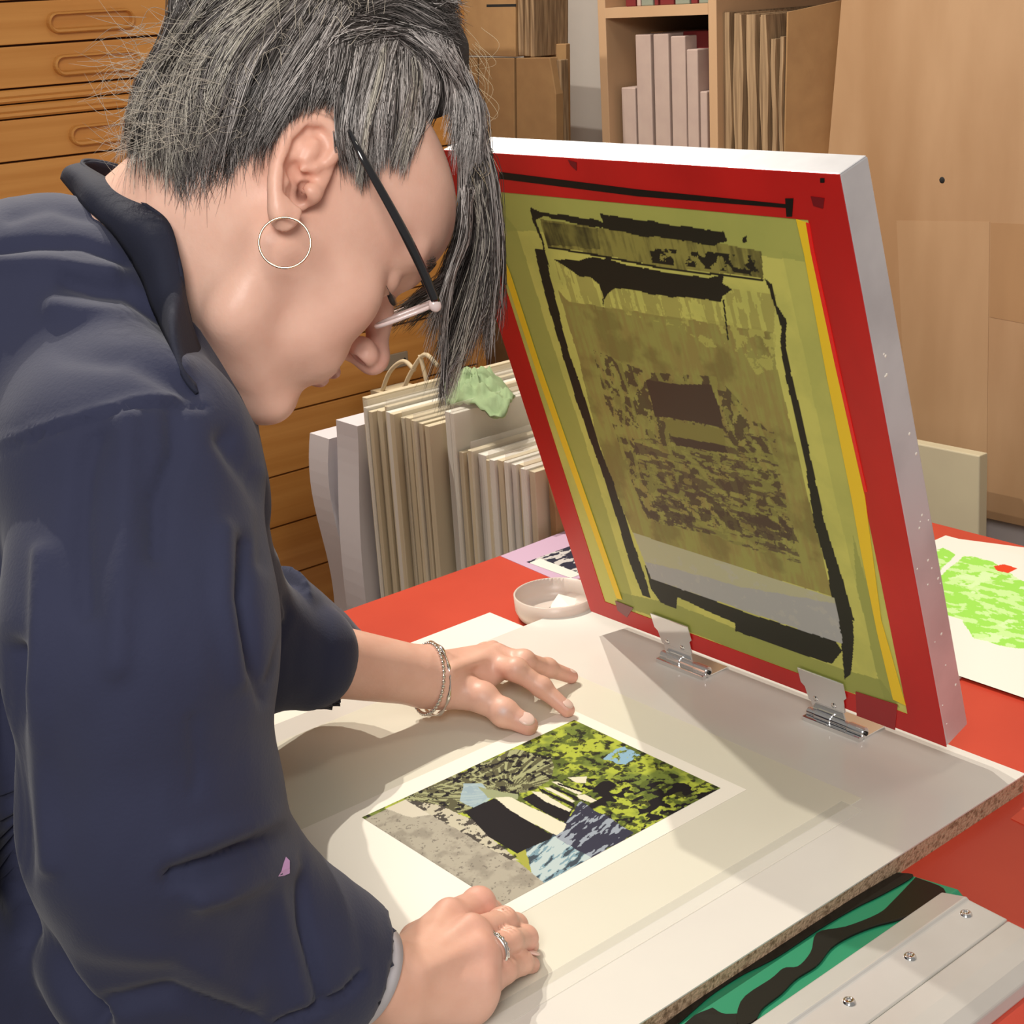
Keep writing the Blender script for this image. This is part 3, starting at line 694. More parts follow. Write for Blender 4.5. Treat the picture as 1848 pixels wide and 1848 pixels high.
for q in (((0, 0), (WS, 0), (WS - RW, RW), (RW, RW)), ((WS, 0), (WS, H_), (WS - RW, H_ - RW), (WS - RW, RW)), ((WS, H_), (0, H_), (RW, H_ - RW), (WS - RW, H_ - RW)), ((0, H_), (0, 0), (RW, RW), (RW, H_ - RW))):
    sslab('frame_rail', q, -DP, -.0006, M['alu'], bevel=.0015)
# measured band widths on the front face
uR, _ = suv(1452, 400); _, vT = suv(1440, 395); uL, _ = suv(1000, 820); _, vB = suv(1600, 1275)
g = .0008
iu0 = .046; iu1 = uR; iv1 = vT; iv0 = vB
print('screen inner', iu0, iu1, iv0, iv1, 'of', WS, H_, suv(1000, 820), suv(940, 500), suv(1111, 1078))
iu0 = (suv(1000, 820)[0] + suv(1105, 1080)[0]) / 2
for q in (((0, 0), (WS, 0), (WS, iv0), (0, iv0)), ((iu1 + .004, iv0), (WS, iv0), (WS, iv1 + .0), (iu1 + .004, iv1)), ((0, iv1), (WS, iv1), (WS, H_), (0, H_)), ((0, iv0), (iu0 - .004, iv0), (iu0 - .004, iv1), (0, iv1))):
    sslab('tape_strip', q, -.0006, g - .0005, M['red_tape'])
def ssp(name, pts, d0, d1, m, **pr): return sslab(name, [suv(x, y, d0) for x, y in pts], d0, d1, m, **pr)
def c4p(pts): return [(860 + x * .487, 220 + y * .487) for x, y in pts]
def c5p(pts): return [(1050 + x * .4318, 950 + y * .4318) for x, y in pts]
ssp('yellow_edge', c4p([(1185, 360), (1222, 372), (1240, 480), (1330, 900), (1440, 1390), (1500, 1848)]) + [(1635, 1273), (1612, 1262), (1583, 1140), (1555, 1000)] + c4p([(1390, 1390), (1300, 950), (1215, 490)]), .0003, .0008, M['yellow'])
ssp('yellow_edge', c4p([(100, 500), (125, 560), (232, 890), (400, 1370), (540, 1770), (520, 1765), (380, 1370), (235, 960), (120, 610), (85, 500)]), .0003, .0008, M['yellow'])
ssp('dark_strip', c4p([(85, 185), (600, 250), (1150, 305), (1150, 318), (600, 275), (85, 210)]), .0003, .0008, M['ink'])
ssp('bright_edge', c4p([(1222, 372), (1234, 376), (1252, 480), (1343, 900), (1448, 1370), (1438, 1370), (1330, 900), (1240, 480)]), .0003, .0010, mat('bright_red_tape', (.85, .02, .015), .3))
for q in ([(1145, 283), (1175, 283), (1170, 350), (1150, 350)], [(1240, 275), (1290, 282), (1285, 320), (1250, 310)], [(340, 140), (372, 150), (372, 180), (350, 160)], [(1275, 208), (1290, 208), (1290, 224), (1275, 224)]):
    ssp('ink_spot', c4p(q), .0003, .0009, M['dark_red_tape'] if q[0][0] in (1240, 340) else M['ink'])
ssp('ink_spot', c5p([(1145, 690), (1320, 745), (1310, 850), (1150, 790)]), .0003, .0008, mat('worn_red_tape', (.34, .010, .014), .35))
ssp('ink_spot', c5p([(140, 310), (215, 340), (190, 380), (150, 350)]), .0003, .0008, mat('grey_smudge', (.26, .10, .10), .5))
# painted mesh
lu, lv = iu1 + .004 - (iu0 - .004), iv1 - iv0
sc = Canvas(sp3(iu0 - .004, iv0, -.0004), uS, vS, lu, lv, .00095)
uu, vv = sc.uu, sc.vv; a1 = fbm(uu * 30, vv * 30, 5, 3); a2 = fbm(uu * 120, vv * 130, 5, 5); a3 = fbm(uu * 40, vv * 210, 5, 9); a4 = fbm(uu * 260, vv * 26, 5, 14) * .6 + fbm(uu * 60, vv * 60, 4, 15) * .4
gr = np.array([.62, .62, .15]); ol = np.array([.36, .40, .10]); br = np.array([.225, .185, .055]); dkb = np.array([.075, .050, .032]); ik = np.array([.020, .021, .013])
sc.fill(np.ones(uu.shape), gr); sc.fill(np.clip((a1 - .4) * 1.2, 0, .35), ol)
# emulsion border, darker where doubled
sc.fill(sc.mask(c4p([(60, 235), (1190, 360), (1215, 520), (900, 470), (400, 420), (140, 400), (80, 420)]), .002), ol, .75)
sc.fill(sc.mask(c4p([(70, 300), (150, 400), (260, 760), (420, 1240), (560, 1700), (600, 1848), (540, 1770), (400, 1370), (235, 900), (100, 500)]), .001), ol * .9, .7)
sc.fill(sc.mask(c4p([(1130, 480), (1215, 500), (1300, 940), (1440, 1500), (1500, 1848), (1440, 1848), (1330, 1400), (1200, 800)]), .001), ol, .35)
sc.fill(sc.mask(c5p([(1130, 30), (1190, 230), (1290, 600), (1330, 740), (1270, 735), (1230, 600), (1150, 250)]), .001), ol * .9, .8)
sc.fill(sc.mask(c5p([(140, 270), (400, 330), (700, 450), (1100, 600), (1250, 640), (1330, 760), (900, 620), (150, 320)]), .001), ol * .85, .85)
# exposed, printed area
im = sc.mask(c4p([(300, 620), (340, 665), (1095, 780), (1110, 900), (1130, 980), (1320, 1760), (580, 1525), (520, 1380), (440, 1150), (380, 880)]), .0012)
im = im.astype(float)
sc.fill(im, br * 1.35, .93); sc.fill(im * np.clip((a4 - .42) * 3, 0, .5), ol); sc.fill(im * np.clip((a1 - .5) * 4, 0, .55), br * .8)
wet = sc.mask(c4p([(520, 660), (1105, 780), (1100, 920), (1030, 930), (980, 850), (850, 830), (760, 760), (560, 720)]), .004)
sc.fill(wet & (a2 > .52), gr * .8, .8)
up = sc.mask(c4p([(290, 520), (1110, 640), (1100, 780), (330, 680)]), .001); sc.fill(up & (a4 > .48), (.32, .29, .08), .6)
pic = sc.mask(c4p([(432, 845), (640, 930), (890, 945), (1075, 1140), (1160, 1480), (1190, 1600), (640, 1480), (560, 1300), (480, 1040)]), .001)
ar = np.sin(uu * 330 + 25 * fbm(uu * 14, vv * 14, 3, 51)) 
sc.fill(pic & (a2 > .50), dkb, .85); sc.fill(pic & (ar > .55) & (a1 > .45), gr * .55, .6)
lowp = sc.mask(c4p([(580, 1180), (1100, 1150), (1160, 1500), (1200, 1640), (660, 1470)]), .003); sc.fill(lowp & (a3 > .52), dkb * 1.3, .8)
sc.fill(lowp & (fbm(uu * 70, vv * 200, 3, 77) > .60), gr * .5, .7)
sc.fill(sc.mask(c4p([(600, 1400), (700, 1400), (880, 1440), (1160, 1480), (1190, 1560), (900, 1500), (640, 1470)]), .006) & (a2 > .45), dkb * 1.1, .8)
sc.fill(sc.mask(c4p([(628, 955), (740, 972), (870, 975), (900, 1060), (915, 1135), (800, 1110), (660, 1090)]), .0008), dkb)
sc.fill(sc.mask(c4p([(690, 1100), (915, 1140), (925, 1200), (720, 1165)]), .001), (.25, .23, .06))
sc.fill(sc.mask(c4p([(720, 1165), (920, 1200), (935, 1230), (740, 1200)]), .001), dkb)
# bands of dried ink
b1 = sc.mask(c4p([(235, 360), (440, 390), (900, 450), (1055, 480), (1065, 580), (700, 540), (400, 480), (262, 460)]), .001)
sc.fill(b1, (.30, .285, .07)); sc.fill(b1 * np.clip((a4 - .44) * 4, 0, .8), (.10, .092, .03))
b1b = sc.mask(c4p([(245, 370), (450, 395), (460, 470), (262, 455)]), .002); sc.fill(b1b * np.clip((a1 - .2) * 2, 0, .8), ik)
b1c = sc.mask(c4p([(640, 465), (1055, 500), (1060, 575), (650, 520)]), .001); sc.fill(b1c & (a2 > .545), ik)
sc.fill(sc.mask(c4p([(265, 462), (420, 485), (700, 540), (1065, 583), (1063, 590), (700, 548), (400, 490), (265, 468)])), ik)
for q, wb in (([(200, 318), (235, 335), (440, 360), (470, 372), (455, 340), (560, 358), (700, 378), (860, 400), (920, 408), (930, 445), (880, 458), (800, 445), (700, 430), (600, 420), (480, 395), (380, 378), (250, 352), (222, 365), (262, 500), (270, 540), (240, 450), (203, 345)], .0022),
          ([(285, 508), (380, 515), (430, 497), (520, 520), (700, 558), (850, 578), (918, 566), (915, 600), (950, 622), (918, 645), (905, 665), (850, 660), (700, 645), (560, 620), (510, 615), (470, 655), (455, 605), (420, 572), (380, 572), (345, 545)], .0015),
          ([(215, 470), (255, 475), (270, 560), (300, 680), (340, 850), (400, 1020), (455, 1200), (505, 1330), (562, 1500), (622, 1680), (645, 1765), (615, 1755), (570, 1640), (535, 1520), (475, 1330), (425, 1190), (362, 1010), (315, 850), (265, 680), (235, 560)], .0012),
          ([(1065, 575), (1095, 600), (1112, 680), (1148, 735), (1145, 780), (1150, 860), (1185, 1000), (1240, 1250), (1290, 1480), (1345, 1660), (1400, 1848), (1330, 1848), (1300, 1660), (1250, 1480), (1215, 1250), (1160, 1000), (1125, 840), (1128, 760), (1100, 670), (1085, 620)], .0012),
          ([(985, 430), (1000, 420), (1000, 445), (985, 448)], .0005), ([(465, 655), (472, 655), (470, 690)], 0), ([(912, 660), (918, 660), (935, 810), (930, 810)], 0)):
    sc.fill(sc.mask(c4p(q), wb, 80), ik)
for q, wb in (([(975, 0), (1005, 10), (1050, 130), (1078, 260), (1132, 400), (1138, 470), (1125, 620), (1098, 640), (1092, 560), (1085, 500), (1060, 300), (1020, 140)], .0008),
              ([(165, -30), (195, 60), (235, 180), (275, 275), (262, 270), (215, 190), (180, 60)], .0008),
              ([(262, 160), (340, 225), (500, 290), (700, 365), (1060, 478), (1088, 520), (1045, 575), (900, 528), (740, 470), (640, 438), (640, 405), (560, 370), (400, 295), (395, 345), (330, 318), (290, 262)], .0008)):
    sc.fill(sc.mask(c5p(q), wb, 80), ik)
gm1 = sc.mask(c5p([(213, 26), (1055, 300), (1087, 490), (290, 218)])); sc.fill(gm1, (.50, .50, .32)); 
sc.fill(sc.mask(c5p([(262, 145), (660, 250), (1065, 325), (1087, 490), (290, 218)]), .0015), (.42, .43, .42))
sc.fill(gm1 & (a2 > .66), (.5, .5, .44), .5)
sc.build('mesh', M['painted'], scr_, label='olive green mesh with black ink and a faint picture')
# ink drop marks on aluminium are small; hinge clamps
def clamp(pxa, pxb, idx, lab):
    """pxa, pxb: left and right ends of the hinge barrel on the board"""
    a = onZ(*pxa, .006); b = onZ(*pxb, .006); Yc = (a[1] + b[1]) / 2; Xc = (a[0] + b[0]) / 2; hl = abs(a[1] - b[1]) / 2
    r = root('hinge_clamp', (Xc, Yc, 0), lab, 'hinge clamp', 'hinge clamps under the screen')
    def hard(nm, pts, rad, m):
        V, Fq = tube_vf(pts, rad, 24); return mk(nm, V, Fq, m, r, bevel=.0004)
    hard('barrel', [(Xc, Yc - hl, .006), (Xc, Yc + hl, .006)], .0046, M['chrome'])
    hard('barrel_sleeve', [(Xc, Yc - hl * .97, .006), (Xc, Yc - hl * .45, .006)], .0056, M['chrome'])
    hard('barrel_sleeve', [(Xc, Yc + hl * .15, .006), (Xc, Yc + hl * .7, .006)], .0056, M['chrome'])
    hard('hinge_pin', [(Xc, Yc - hl - .0015, .006), (Xc, Yc + hl + .0015, .006)], .0022, M['ink'])
    box('channel', (Xc - .010, Yc - hl, 0), (Xc - .0035, Yc + hl, .005), M['chrome'], r, bevel=.0008)
    box('base_plate', (Xc - .002, Yc - hl, 0), (Xc + .030, Yc + hl, .0022), M['chrome'], r, bevel=.0006)
    # upright plate gripping the screen's lower rail
    uc = -(Yc - OS[1]); pl_ = []
    hw = hl * .80; uc -= hl * .25
    for (du, v) in ((-hw * .8, -.004), (hw * .8, -.004), (hw * .85, .012), (hw, .016), (hw, .034), (-hw, .034), (-hw, .016), (-hw * .85, .012)): pl_.append((uc + du, v))
    slab('grip_plate', [sp3(u, v, .0010) for u, v in pl_], nS * .0018, M['chrome'], r, bevel=.0006)
    for du in (-hw * .45, hw * .35):
        lathe('bolt', [(0, .0012), (.0022, .0011), (.0030, 0)], sp3(uc + du, .001, .0028), M['chrome'], r, n=16, axis=nS)
    # short link from barrel up to plate
    lk = [sp3(uc - hw * .7, -.004, .0012), sp3(uc + hw * .7, -.004, .0012)]
    V = [lk[0], lk[1], (Xc + .001, Yc + hl * .25 - hw * .7, .010), (Xc + .001, Yc + hl * .25 + hw * .7, .010)]
    V = [np.array(q) for q in V]; V = V + [q + np.array([-.0018, 0, 0]) for q in V]
    mk('link', V, [(0, 1, 2, 3), (7, 6, 5, 4), (0, 4, 5, 1), (1, 5, 6, 2), (2, 6, 7, 3), (3, 7, 4, 0)], M['chrome'], r)
clamp((1192, 1182), (1283, 1212), 0, 'chrome hinge clamp nearer the plastic pot')
clamp((1462, 1282), (1560, 1325), 1, 'chrome hinge clamp nearer the frame corner with chipboard edge')
# white ink specks on the frame side
for k in range(22):
    v = rng.uniform(.02, .45); dd = -DP * rng.uniform(.15, .9); r_ = rng.uniform(.0006, .0016)
    lathe('paint_speck', [(0, .0004), (r_ * .7, .0003), (r_, 0)], sp3(WS, v, dd), M['paper'], scr_, n=8, axis=uS)

# ================================================================== the woman
def orth(a, b):
    a = np.array(a, float); a /= np.linalg.norm(a); b = np.array(b, float); b -= a * (a @ b); b /= np.linalg.norm(b); return a, b
UPH, FWD = orth((.62, -.76, .19), (.63, .63, .45)); LAT = np.cross(UPH, FWD)
if LAT[2] > 0: LAT = -LAT
RH = np.stack([LAT, FWD, UPH], 1); HP = np.array([-.160, -.201, 1.010]); HS = 1.0
def H2C(p): return HP + (np.asarray(p) * HS) @ RH.T
def C2H(c): return ((np.asarray(c) - HP) @ RH) / HS
def hq(px, py, d): return C2H(P(px, py, d))
per = root('person', toW(P(-300, 1000, 1.2)) * [1, 1, 0] + [0, 0, FL], 'woman in a navy blouse with grey pinned-up hair bending over the print', 'person')
ORG['person'] = ORG[per.name]
SKINV = []; SKINF = []; SKINC = []; off = 0
def addskin(V, Fq, col):
    global off
    SKINV.append(V); SKINF.append(Fq + off); SKINC.append(col); off += len(V)
BASE = np.array([.83, .515, .40])

# ---- head and neck
g = SDF((-.125, -.245, -.235), (.135, .138, .135), .0015); g.pad = .028
g.ell((0, -.006, .046), (.073, .096, .080), k=.001)
g.ell((0, .034, -.022), (.058, .058, .080), k=.03)
g.ell((0, .036, .058), (.061, .069, .054), k=.02)
for s in (1, -1):
    g.cap((s * .058, -.002, -.030), (s * .044, .014, -.076), .016, .014, k=.024)
    g.cap((s * .044, .014, -.076), (s * .012, .078, -.094), .015, .016, k=.024)
    g.ell((s * .041, .060, -.020), (.024, .026, .027), k=.018)
    g.ell((s * .033, .062, -.050), (.021, .023, .022), k=.018); g.ell((s * .030, .079, -.052), (.013, .014, .015), k=.012)
    g.cap((s * .006, .094, .036), (s * .045, .076, .038), .009, .007, k=.014)
    g.cap((s * .058, .004, -.012), (s * .046, .060, -.006), .009, .009, k=.02)
    g.ell((s * .031, .101, .016), (.016, .014, .012), k=.012, op='s')
    g.ell((s * .031, .075, .015), (.0135, .0135, .0125), k=.004)
g.ell((0, .076, -.094), (.019, .017, .017), k=.014)
g.ell((0, .070, -.056), (.034, .030, .026), k=.018)
# nose
g.chain([(0, .090, .022), (0, .103, .002), (0, .119, -.018)], [.0065, .0072, .0088], k=.012)
g.ell((0, .1195, -.0235), (.0118, .0115, .0112), k=.006)
for s in (1, -1): g.ell((s * .0128, .1065, -.0265), (.0072, .0118, .0095), k=.006)
g.cap((0, .098, -.036), (0, .112, -.030), .0040, .0045, k=.006)
for s in (1, -1): g.ell((s * .0128, .1080, -.0385), (.0045, .0085, .0082), k=.002, op='s')
# mouth
g.ell((0, .0985, -.0515), (.021, .0085, .0058), k=.005); g.ell((0, .0955, -.0620), (.019, .0085, .0070), k=.005)
for s in (1, -1):
    g.cap((0, .1065, -.0570), (s * .016, .101, -.0562), .0013, .0013, k=.002, op='s'); g.cap((s * .016, .101, -.0562), (s * .028, .090, -.0535), .0013, .0016, k=.002, op='s')
g.ell((0, .099, -.0755), (.020, .006, .0055), k=.010, op='s')
# smile fold
for s in (1, -1): g.chain([(s * .020, .104, -.028), (s * .031, .094, -.045), (s * .035, .084, -.062)], [.0016, .0020, .0012], k=.006, op='s')
# neck
nA, nB = hq(485, 300, 1.015), hq(225, 560, 1.045)
g.cap(nA, nB, .064, .075, k=.028)
g.cap(hq(500, 430, 1.02), hq(325, 630, 1.05), .056, .058, k=.03)      # throat under the jaw
# ear, laid out over the side of the head
def er(px, py, o=0.): return hq(px, py, .945 - (606 - px) / 110 * .018 - o)
helix = [(590, 296), (607, 272), (606, 246), (592, 229), (567, 219), (543, 226), (521, 246), (505, 285), (497, 325), (499, 365), (503, 388)]
g.ell(er(549, 288, -.004), (.034, .019, .005), np.stack([C2H(HP + np.array([.28, -.96, 0])), C2H(HP + np.array([.93, .27, .17])), C2H(HP + np.array([-.16, -.05, .98]))]), k=.006)
hp_ = spline([er(x, y, .0035) for x, y in helix], 26); g.chain(hp_, np.interp(np.linspace(0, 1, 26), [0, .15, .5, 1], [.0026, .0040, .0040, .0048]), k=.003)
g.ell(er(516, 382, .001), (.0098, .0128, .0046), np.stack([C2H(HP + np.array([.95, .3, .1])), C2H(HP + np.array([-.3, .95, 0])), C2H(HP + np.array([-.1, 0, 1.]))]), k=.006)
g.chain([er(x, y, .000) for x, y in ((497 + 14, 380), (512, 340), (520, 300), (536, 262), (556, 240))], [.006, .0048, .0042, .0038, .003], k=.004)
g.chain([er(x, y, .001) for x, y in ((570, 258), (560, 276), (545, 300))], [.0042, .0044, .004], k=.004)
g.chain([er(x, y, .006) for x, y in ((589, 262), (577, 240), (556, 238), (536, 258), (522, 300), (517, 345))], [.0020, .0026, .0024, .0022, .0024, .0020], k=.003, op='s')
g.ell(er(545, 318, .004), (.010, .013, .007), k=.004, op='s'); g.ell(er(540, 352, .003), (.006, .009, .008), k=.003, op='s')
g.chain([er(588, 292, .002), er(570, 303, .002), er(545, 306, .001)], [.0026, .0026, .0020], k=.003)
g.ell(er(562, 347, -.001), (.0055, .0065, .0055), k=.005)
g.cap(er(549, 338, -.006), er(542, 364, -.001), .0042, .0030, k=.0012, op='s')
V, Fq = g.mesh(); VH = V.copy(); V = H2C(V)
c = np.tile(BASE, (len(V), 1))
def blob(V, ctr, r, col, a=1.):
    global c
    w_ = (np.exp(-(np.linalg.norm((V - ctr) / np.array(r), axis=1)) ** 2) * a)[:, None]; c = c * (1 - w_) + np.array(col) * w_
for s in (1, -1): blob(VH, (s * .036, .075, -.026), (.020, .03, .020), (.74, .38, .29), .7)
blob(VH, (0, .118, -.025), (.018, .018, .014), (.76, .38, .32), .8)
blob(VH, (0, .102, -.0515), (.025, .012, .0058), (.40, .15, .18), 1.); blob(VH, (0, .100, -.0620), (.023, .012, .0062), (.44, .17, .18), 1.)
blob(VH, er(545, 290, .002), (.026, .034, .034), (.78, .40, .29), .75); blob(VH, er(546, 350, -.005), (.006, .007, .006), (.16, .05, .035), .95)  # ear redness; shade of the canal painted in as dark colour
for s in (1, -1): blob(VH, (s * .0118, .1080, -.0350), (.0050, .007, .005), (.32, .07, .07), .95)  # nostril shade painted into the skin colour
blob(VH, (.031, .088, .015), (.013, .01, .007), (.62, .34, .27), .6)
blob(VH, hq(300, 560, .98), (.05, .05, .05), (.74, .50, .40), .6)
addskin(V, Fq, c)

# ---- hands
Z = R[2]                                        # world up in camera space
def hand_grid(lo, hi, h=.0011): return SDF(lo, hi, h)
def bounds(pts, m): pts = np.array(pts); return pts.min(0) - m, pts.max(0) + m
def hp(px, py, z): return cz(px, py, z)
# far (left) hand: flat on the film, thumb towards us
elL = P(430, 1165, 1.37); wrL = hp(772, 1222, .050)
mcp = dict(i=hp(893, 1201, .042), m=hp(898, 1186, .044), r=hp(890, 1180, .040), p=hp(876, 1178, .034))
g = SDF(*bounds([elL + (wrL - elL) * .40, wrL, hp(1042, 1225, .0), hp(965, 1318, 0), mcp['p']], .042), .0011)
g.cap(elL, wrL, .040, .0285, k=.001)
g.cap(wrL, hp(800, 1228, .046), .0285, .024, k=.012)
for kx, rr in (('i', .0135), ('m', .0125), ('r', .0115), ('p', .0105)): g.cap(hp(795, 1222 - (6 if kx in 'rp' else 0), .044), mcp[kx], .019, rr, k=.010)
g.cap(hp(800, 1240, .036), hp(866, 1256, .033), .020, .0140, k=.012)
def finger(g, pts, rs, k=.004):
    g.chain(pts, rs, k=k)
    for q, r in list(zip(pts, rs))[1:-1]: g.ell(q + Z * .0012, r * 1.04, k=.004)
finger(g, [mcp['i'], hp(931, 1209, .046), hp(978, 1241, .028), hp(1024, 1281, .0085)], [.0125, .0108, .0092, .0074], .006)
finger(g, [mcp['m'], hp(945, 1194, .044), hp(988, 1206, .026), hp(1031, 1221, .0085)], [.0122, .0106, .0090, .0072], .006)
finger(g, [mcp['r'], hp(924, 1196, .034), hp(945, 1207, .018), hp(955, 1212, .0090)], [.0112, .0098, .0085, .0072], .005)
finger(g, [mcp['p'], hp(900, 1200, .026), hp(915, 1212, .014), hp(922, 1218, .0080)], [.0102, .0088, .0076, .0066], .005)
finger(g, [hp(840, 1250, .034), hp(872, 1260, .031), hp(910, 1287, .020), hp(953, 1309, .0100)], [.0150, .0135, .0128, .0098], .006)
# skin web and tendon ridges on the back
g.cap(hp(866, 1240, .030), hp(892, 1212, .034), .009, .010, k=.012)
for kx in 'imr': g.cap(hp(812, 1212, .062), mcp[kx] + Z * .010, .0022, .0026, k=.008)
for t in np.linspace(0, 1, 7): g.cap(hp(808 + 56 * t, 1262 + 2 * t, .046), hp(812 + 56 * t, 1246 + 2 * t, .054), .0007, .0007, k=.003, op='s')
V, Fq = g.mesh(); c = np.tile(np.array([.76, .45, .345]), (len(V), 1))
for q in (hp(1024, 1281, .0085), hp(1031, 1221, .0085), hp(953, 1309, .01)): blob(V, q, (.014,) * 3, (.76, .36, .30), .7)
blob(V, P(680, 1210, 1.5), (.06,) * 3, (.80, .50, .39), .9); blob(V, hp(907, 1282, .031), (.0045,) * 3, (.50, .56, .66), .9)
addskin(V, Fq, c)
HLp = dict(th=(hp(910, 1287, .020), hp(953, 1309, .0100)), ix=(hp(978, 1241, .028), hp(1024, 1281, .0085)))
# near (right) hand: curled fingers, knuckles up
elR = P(330, 1640, .95); wrR = hp(712, 1776, .046)
K = dict(i=hp(812, 1662, .044), m=hp(852, 1690, .047), r=hp(868, 1728, .042), p=hp(866, 1778, .032))
g = SDF(*bounds([elR + (wrR - elR) * .60, wrR, hp(966, 1730, .0), hp(850, 1625, .0), hp(850, 1860, 0)], .040), .0011)
g.cap(elR, wrR, .040, .0290, k=.001)
for kx, rr in (('i', .0155), ('m', .0155), ('r', .0150), ('p', .0145)):
    g.cap(hp(746, 1735 + 16 * 'imrp'.index(kx), .040), K[kx], .0205, rr, k=.012)
g.cap(hp(745, 1800, .030), hp(850, 1812, .018), .0215, .0150, k=.015)
finger(g, [K['i'], hp(864, 1633, .036), hp(884, 1650, .018), hp(876, 1664, .0095)], [.0145, .0120, .0098, .0080], .0035)
finger(g, [K['m'], hp(908, 1664, .036), hp(930, 1672, .019), hp(922, 1684, .0085)], [.0130, .0100, .0088, .0072], .0015)
finger(g, [K['r'], hp(918, 1700, .034), hp(948, 1694, .020), hp(957, 1706, .0080)], [.0122, .0098, .0088, .0066], .0012)
finger(g, [K['p'], hp(908, 1752, .026), hp(940, 1738, .018), hp(959, 1741, .0075)], [.0130, .0094, .0084, .0064], .0012)
finger(g, [hp(755, 1700, .030), hp(800, 1672, .020), hp(826, 1656, .012), hp(846, 1650, .0098)], [.0150, .0130, .0115, .0095], .006)
for kx in 'imr': g.cap(hp(758, 1730 + 14 * 'imr'.index(kx), .060), K[kx] + Z * .012, .0020, .0024, k=.012)
for kx, f_ in (('m', hp(908, 1664, .036)), ('r', hp(918, 1700, .034)), ('p', hp(908, 1752, .026))):        # creases over the finger joints
    dd = f_ - K[kx]; dd /= np.linalg.norm(dd); sd = np.cross(dd, Z); sd /= np.linalg.norm(sd)
    for o_ in (-.0035, 0, .0035): g.cap(f_ + dd * o_ + Z * .0108 - sd * .006, f_ + dd * o_ + Z * .0108 + sd * .006, .0005, .0005, k=.0022, op='s')
V, Fq = g.mesh(); c = np.tile(np.array([.72, .42, .31]), (len(V), 1))
for kx in 'imrp': blob(V, K[kx], (.018,) * 3, (.72, .36, .29), .6)
for q in (hp(955, 1700, .01), hp(957, 1731, .01), hp(866, 1630, .04)): blob(V, q, (.016,) * 3, (.76, .38, .31), .7)
blob(V, hp(850, 1820, .02), (.03,) * 3, (.74, .46, .36), .7)
addskin(V, Fq, c)
# ---- arms, trunk and legs under the clothes
shR, shL = P(235, 890, .905), P(270, 740, 1.18)
hip = (np.array([.02, .95, .06]) - CAM) @ R; hipR = (np.array([.02, .86, .04]) - CAM) @ R; hipL = (np.array([.02, 1.04, .04]) - CAM) @ R
def cw(*w_): return (np.array(w_) - CAM) @ R
nkB = P(225, 560, 1.05)
chest = (shR + shL) / 2 + (hip - nkB) * .30
kR, kL = cw(.03, .85, -.42), cw(.03, 1.05, -.42); aR, aL = cw(-.02, .85, FL + .07), cw(-.02, 1.05, FL + .07)
allp = [shR, shL, hip, elR, elL, wrR, wrL, kR, kL, aR, aL, cw(.14, .85, FL + .03), nkB]
g = SDF(*bounds(allp, .16), .009)
g.cap(nkB, chest, .062, .050, k=.03); g.cap(shR, shL, .035, .035, k=.03); g.cap(chest, hip, .05, .05, k=.03); g.cap(hipR, hipL, .075, .075, k=.04)
for a, b, c_, d_2 in ((shR, elR, wrR, 0), (shL, elL, wrL, 0)): g.chain([a, b], [.036, .036], k=.02); g.chain([b, b + (c_ - b) * .8], [.038, .024], k=.02)
for a, b, c_, fo in ((hipR, kR, aR, .85), (hipL, kL, aL, 1.05)):
    g.chain([a, b, c_], [.072, .050, .036], k=.03); g.cap(c_, cw(.13, fo, FL + .03), .03, .022, k=.03)
V, Fq = g.mesh(); addskin(V, Fq, np.tile(BASE, (len(V), 1)))
SV = np.vstack(SKINV); SF = np.vstack(SKINF)
body = mk('body', toW(SV), SF, M['skin'], per, smooth=True); setcol(body, np.vstack(SKINC))
def ellmesh(name, ctr, A, r, m, parent, nu=16, nv=10, **pr):
    V = []; 
    for i in range(nv + 1):
        ph = -math.pi / 2 + math.pi * i / nv
        for j in range(nu):
            t = 2 * math.pi * j / nu; V.append(ctr + A[0] * r[0] * math.cos(ph) * math.cos(t) + A[1] * r[1] * math.cos(ph) * math.sin(t) + A[2] * r[2] * math.sin(ph))
    Fq = [(i * nu + j, i * nu + (j + 1) % nu, (i + 1) * nu + (j + 1) % nu, (i + 1) * nu + j) for i in range(nv) for j in range(nu)]
    return mk(name, toW(np.array(V)), Fq, m, parent, smooth=True, **pr)
def nail(a, b, r, up=None, back=.0035):
    d = b - a; d /= np.linalg.norm(d); n = (Z if up is None else up); n = n - d * (n @ d); n /= np.linalg.norm(n); l = np.cross(d, n)
    ellmesh('fingernail', b + n * (r * .80) - d * back + d * .0, [d, l, n], (r * .85, r * .74, r * .24), M['nail'], per)
nail(*HLp['th'], .0105, up=Z + np.array([0, 0, -.5])); nail(*HLp['ix'], .0078)
nail(hp(988, 1206, .026), hp(1031, 1221, .0085), .0074)
nail(hp(944, 1692, .021), hp(955, 1703, .0085), .0078, back=-.001); nail(hp(936, 1734, .018), hp(957, 1734, .0080), .0074, back=-.001)
nail(hp(929, 1676, .018), hp(920, 1688, .0090), .0070)
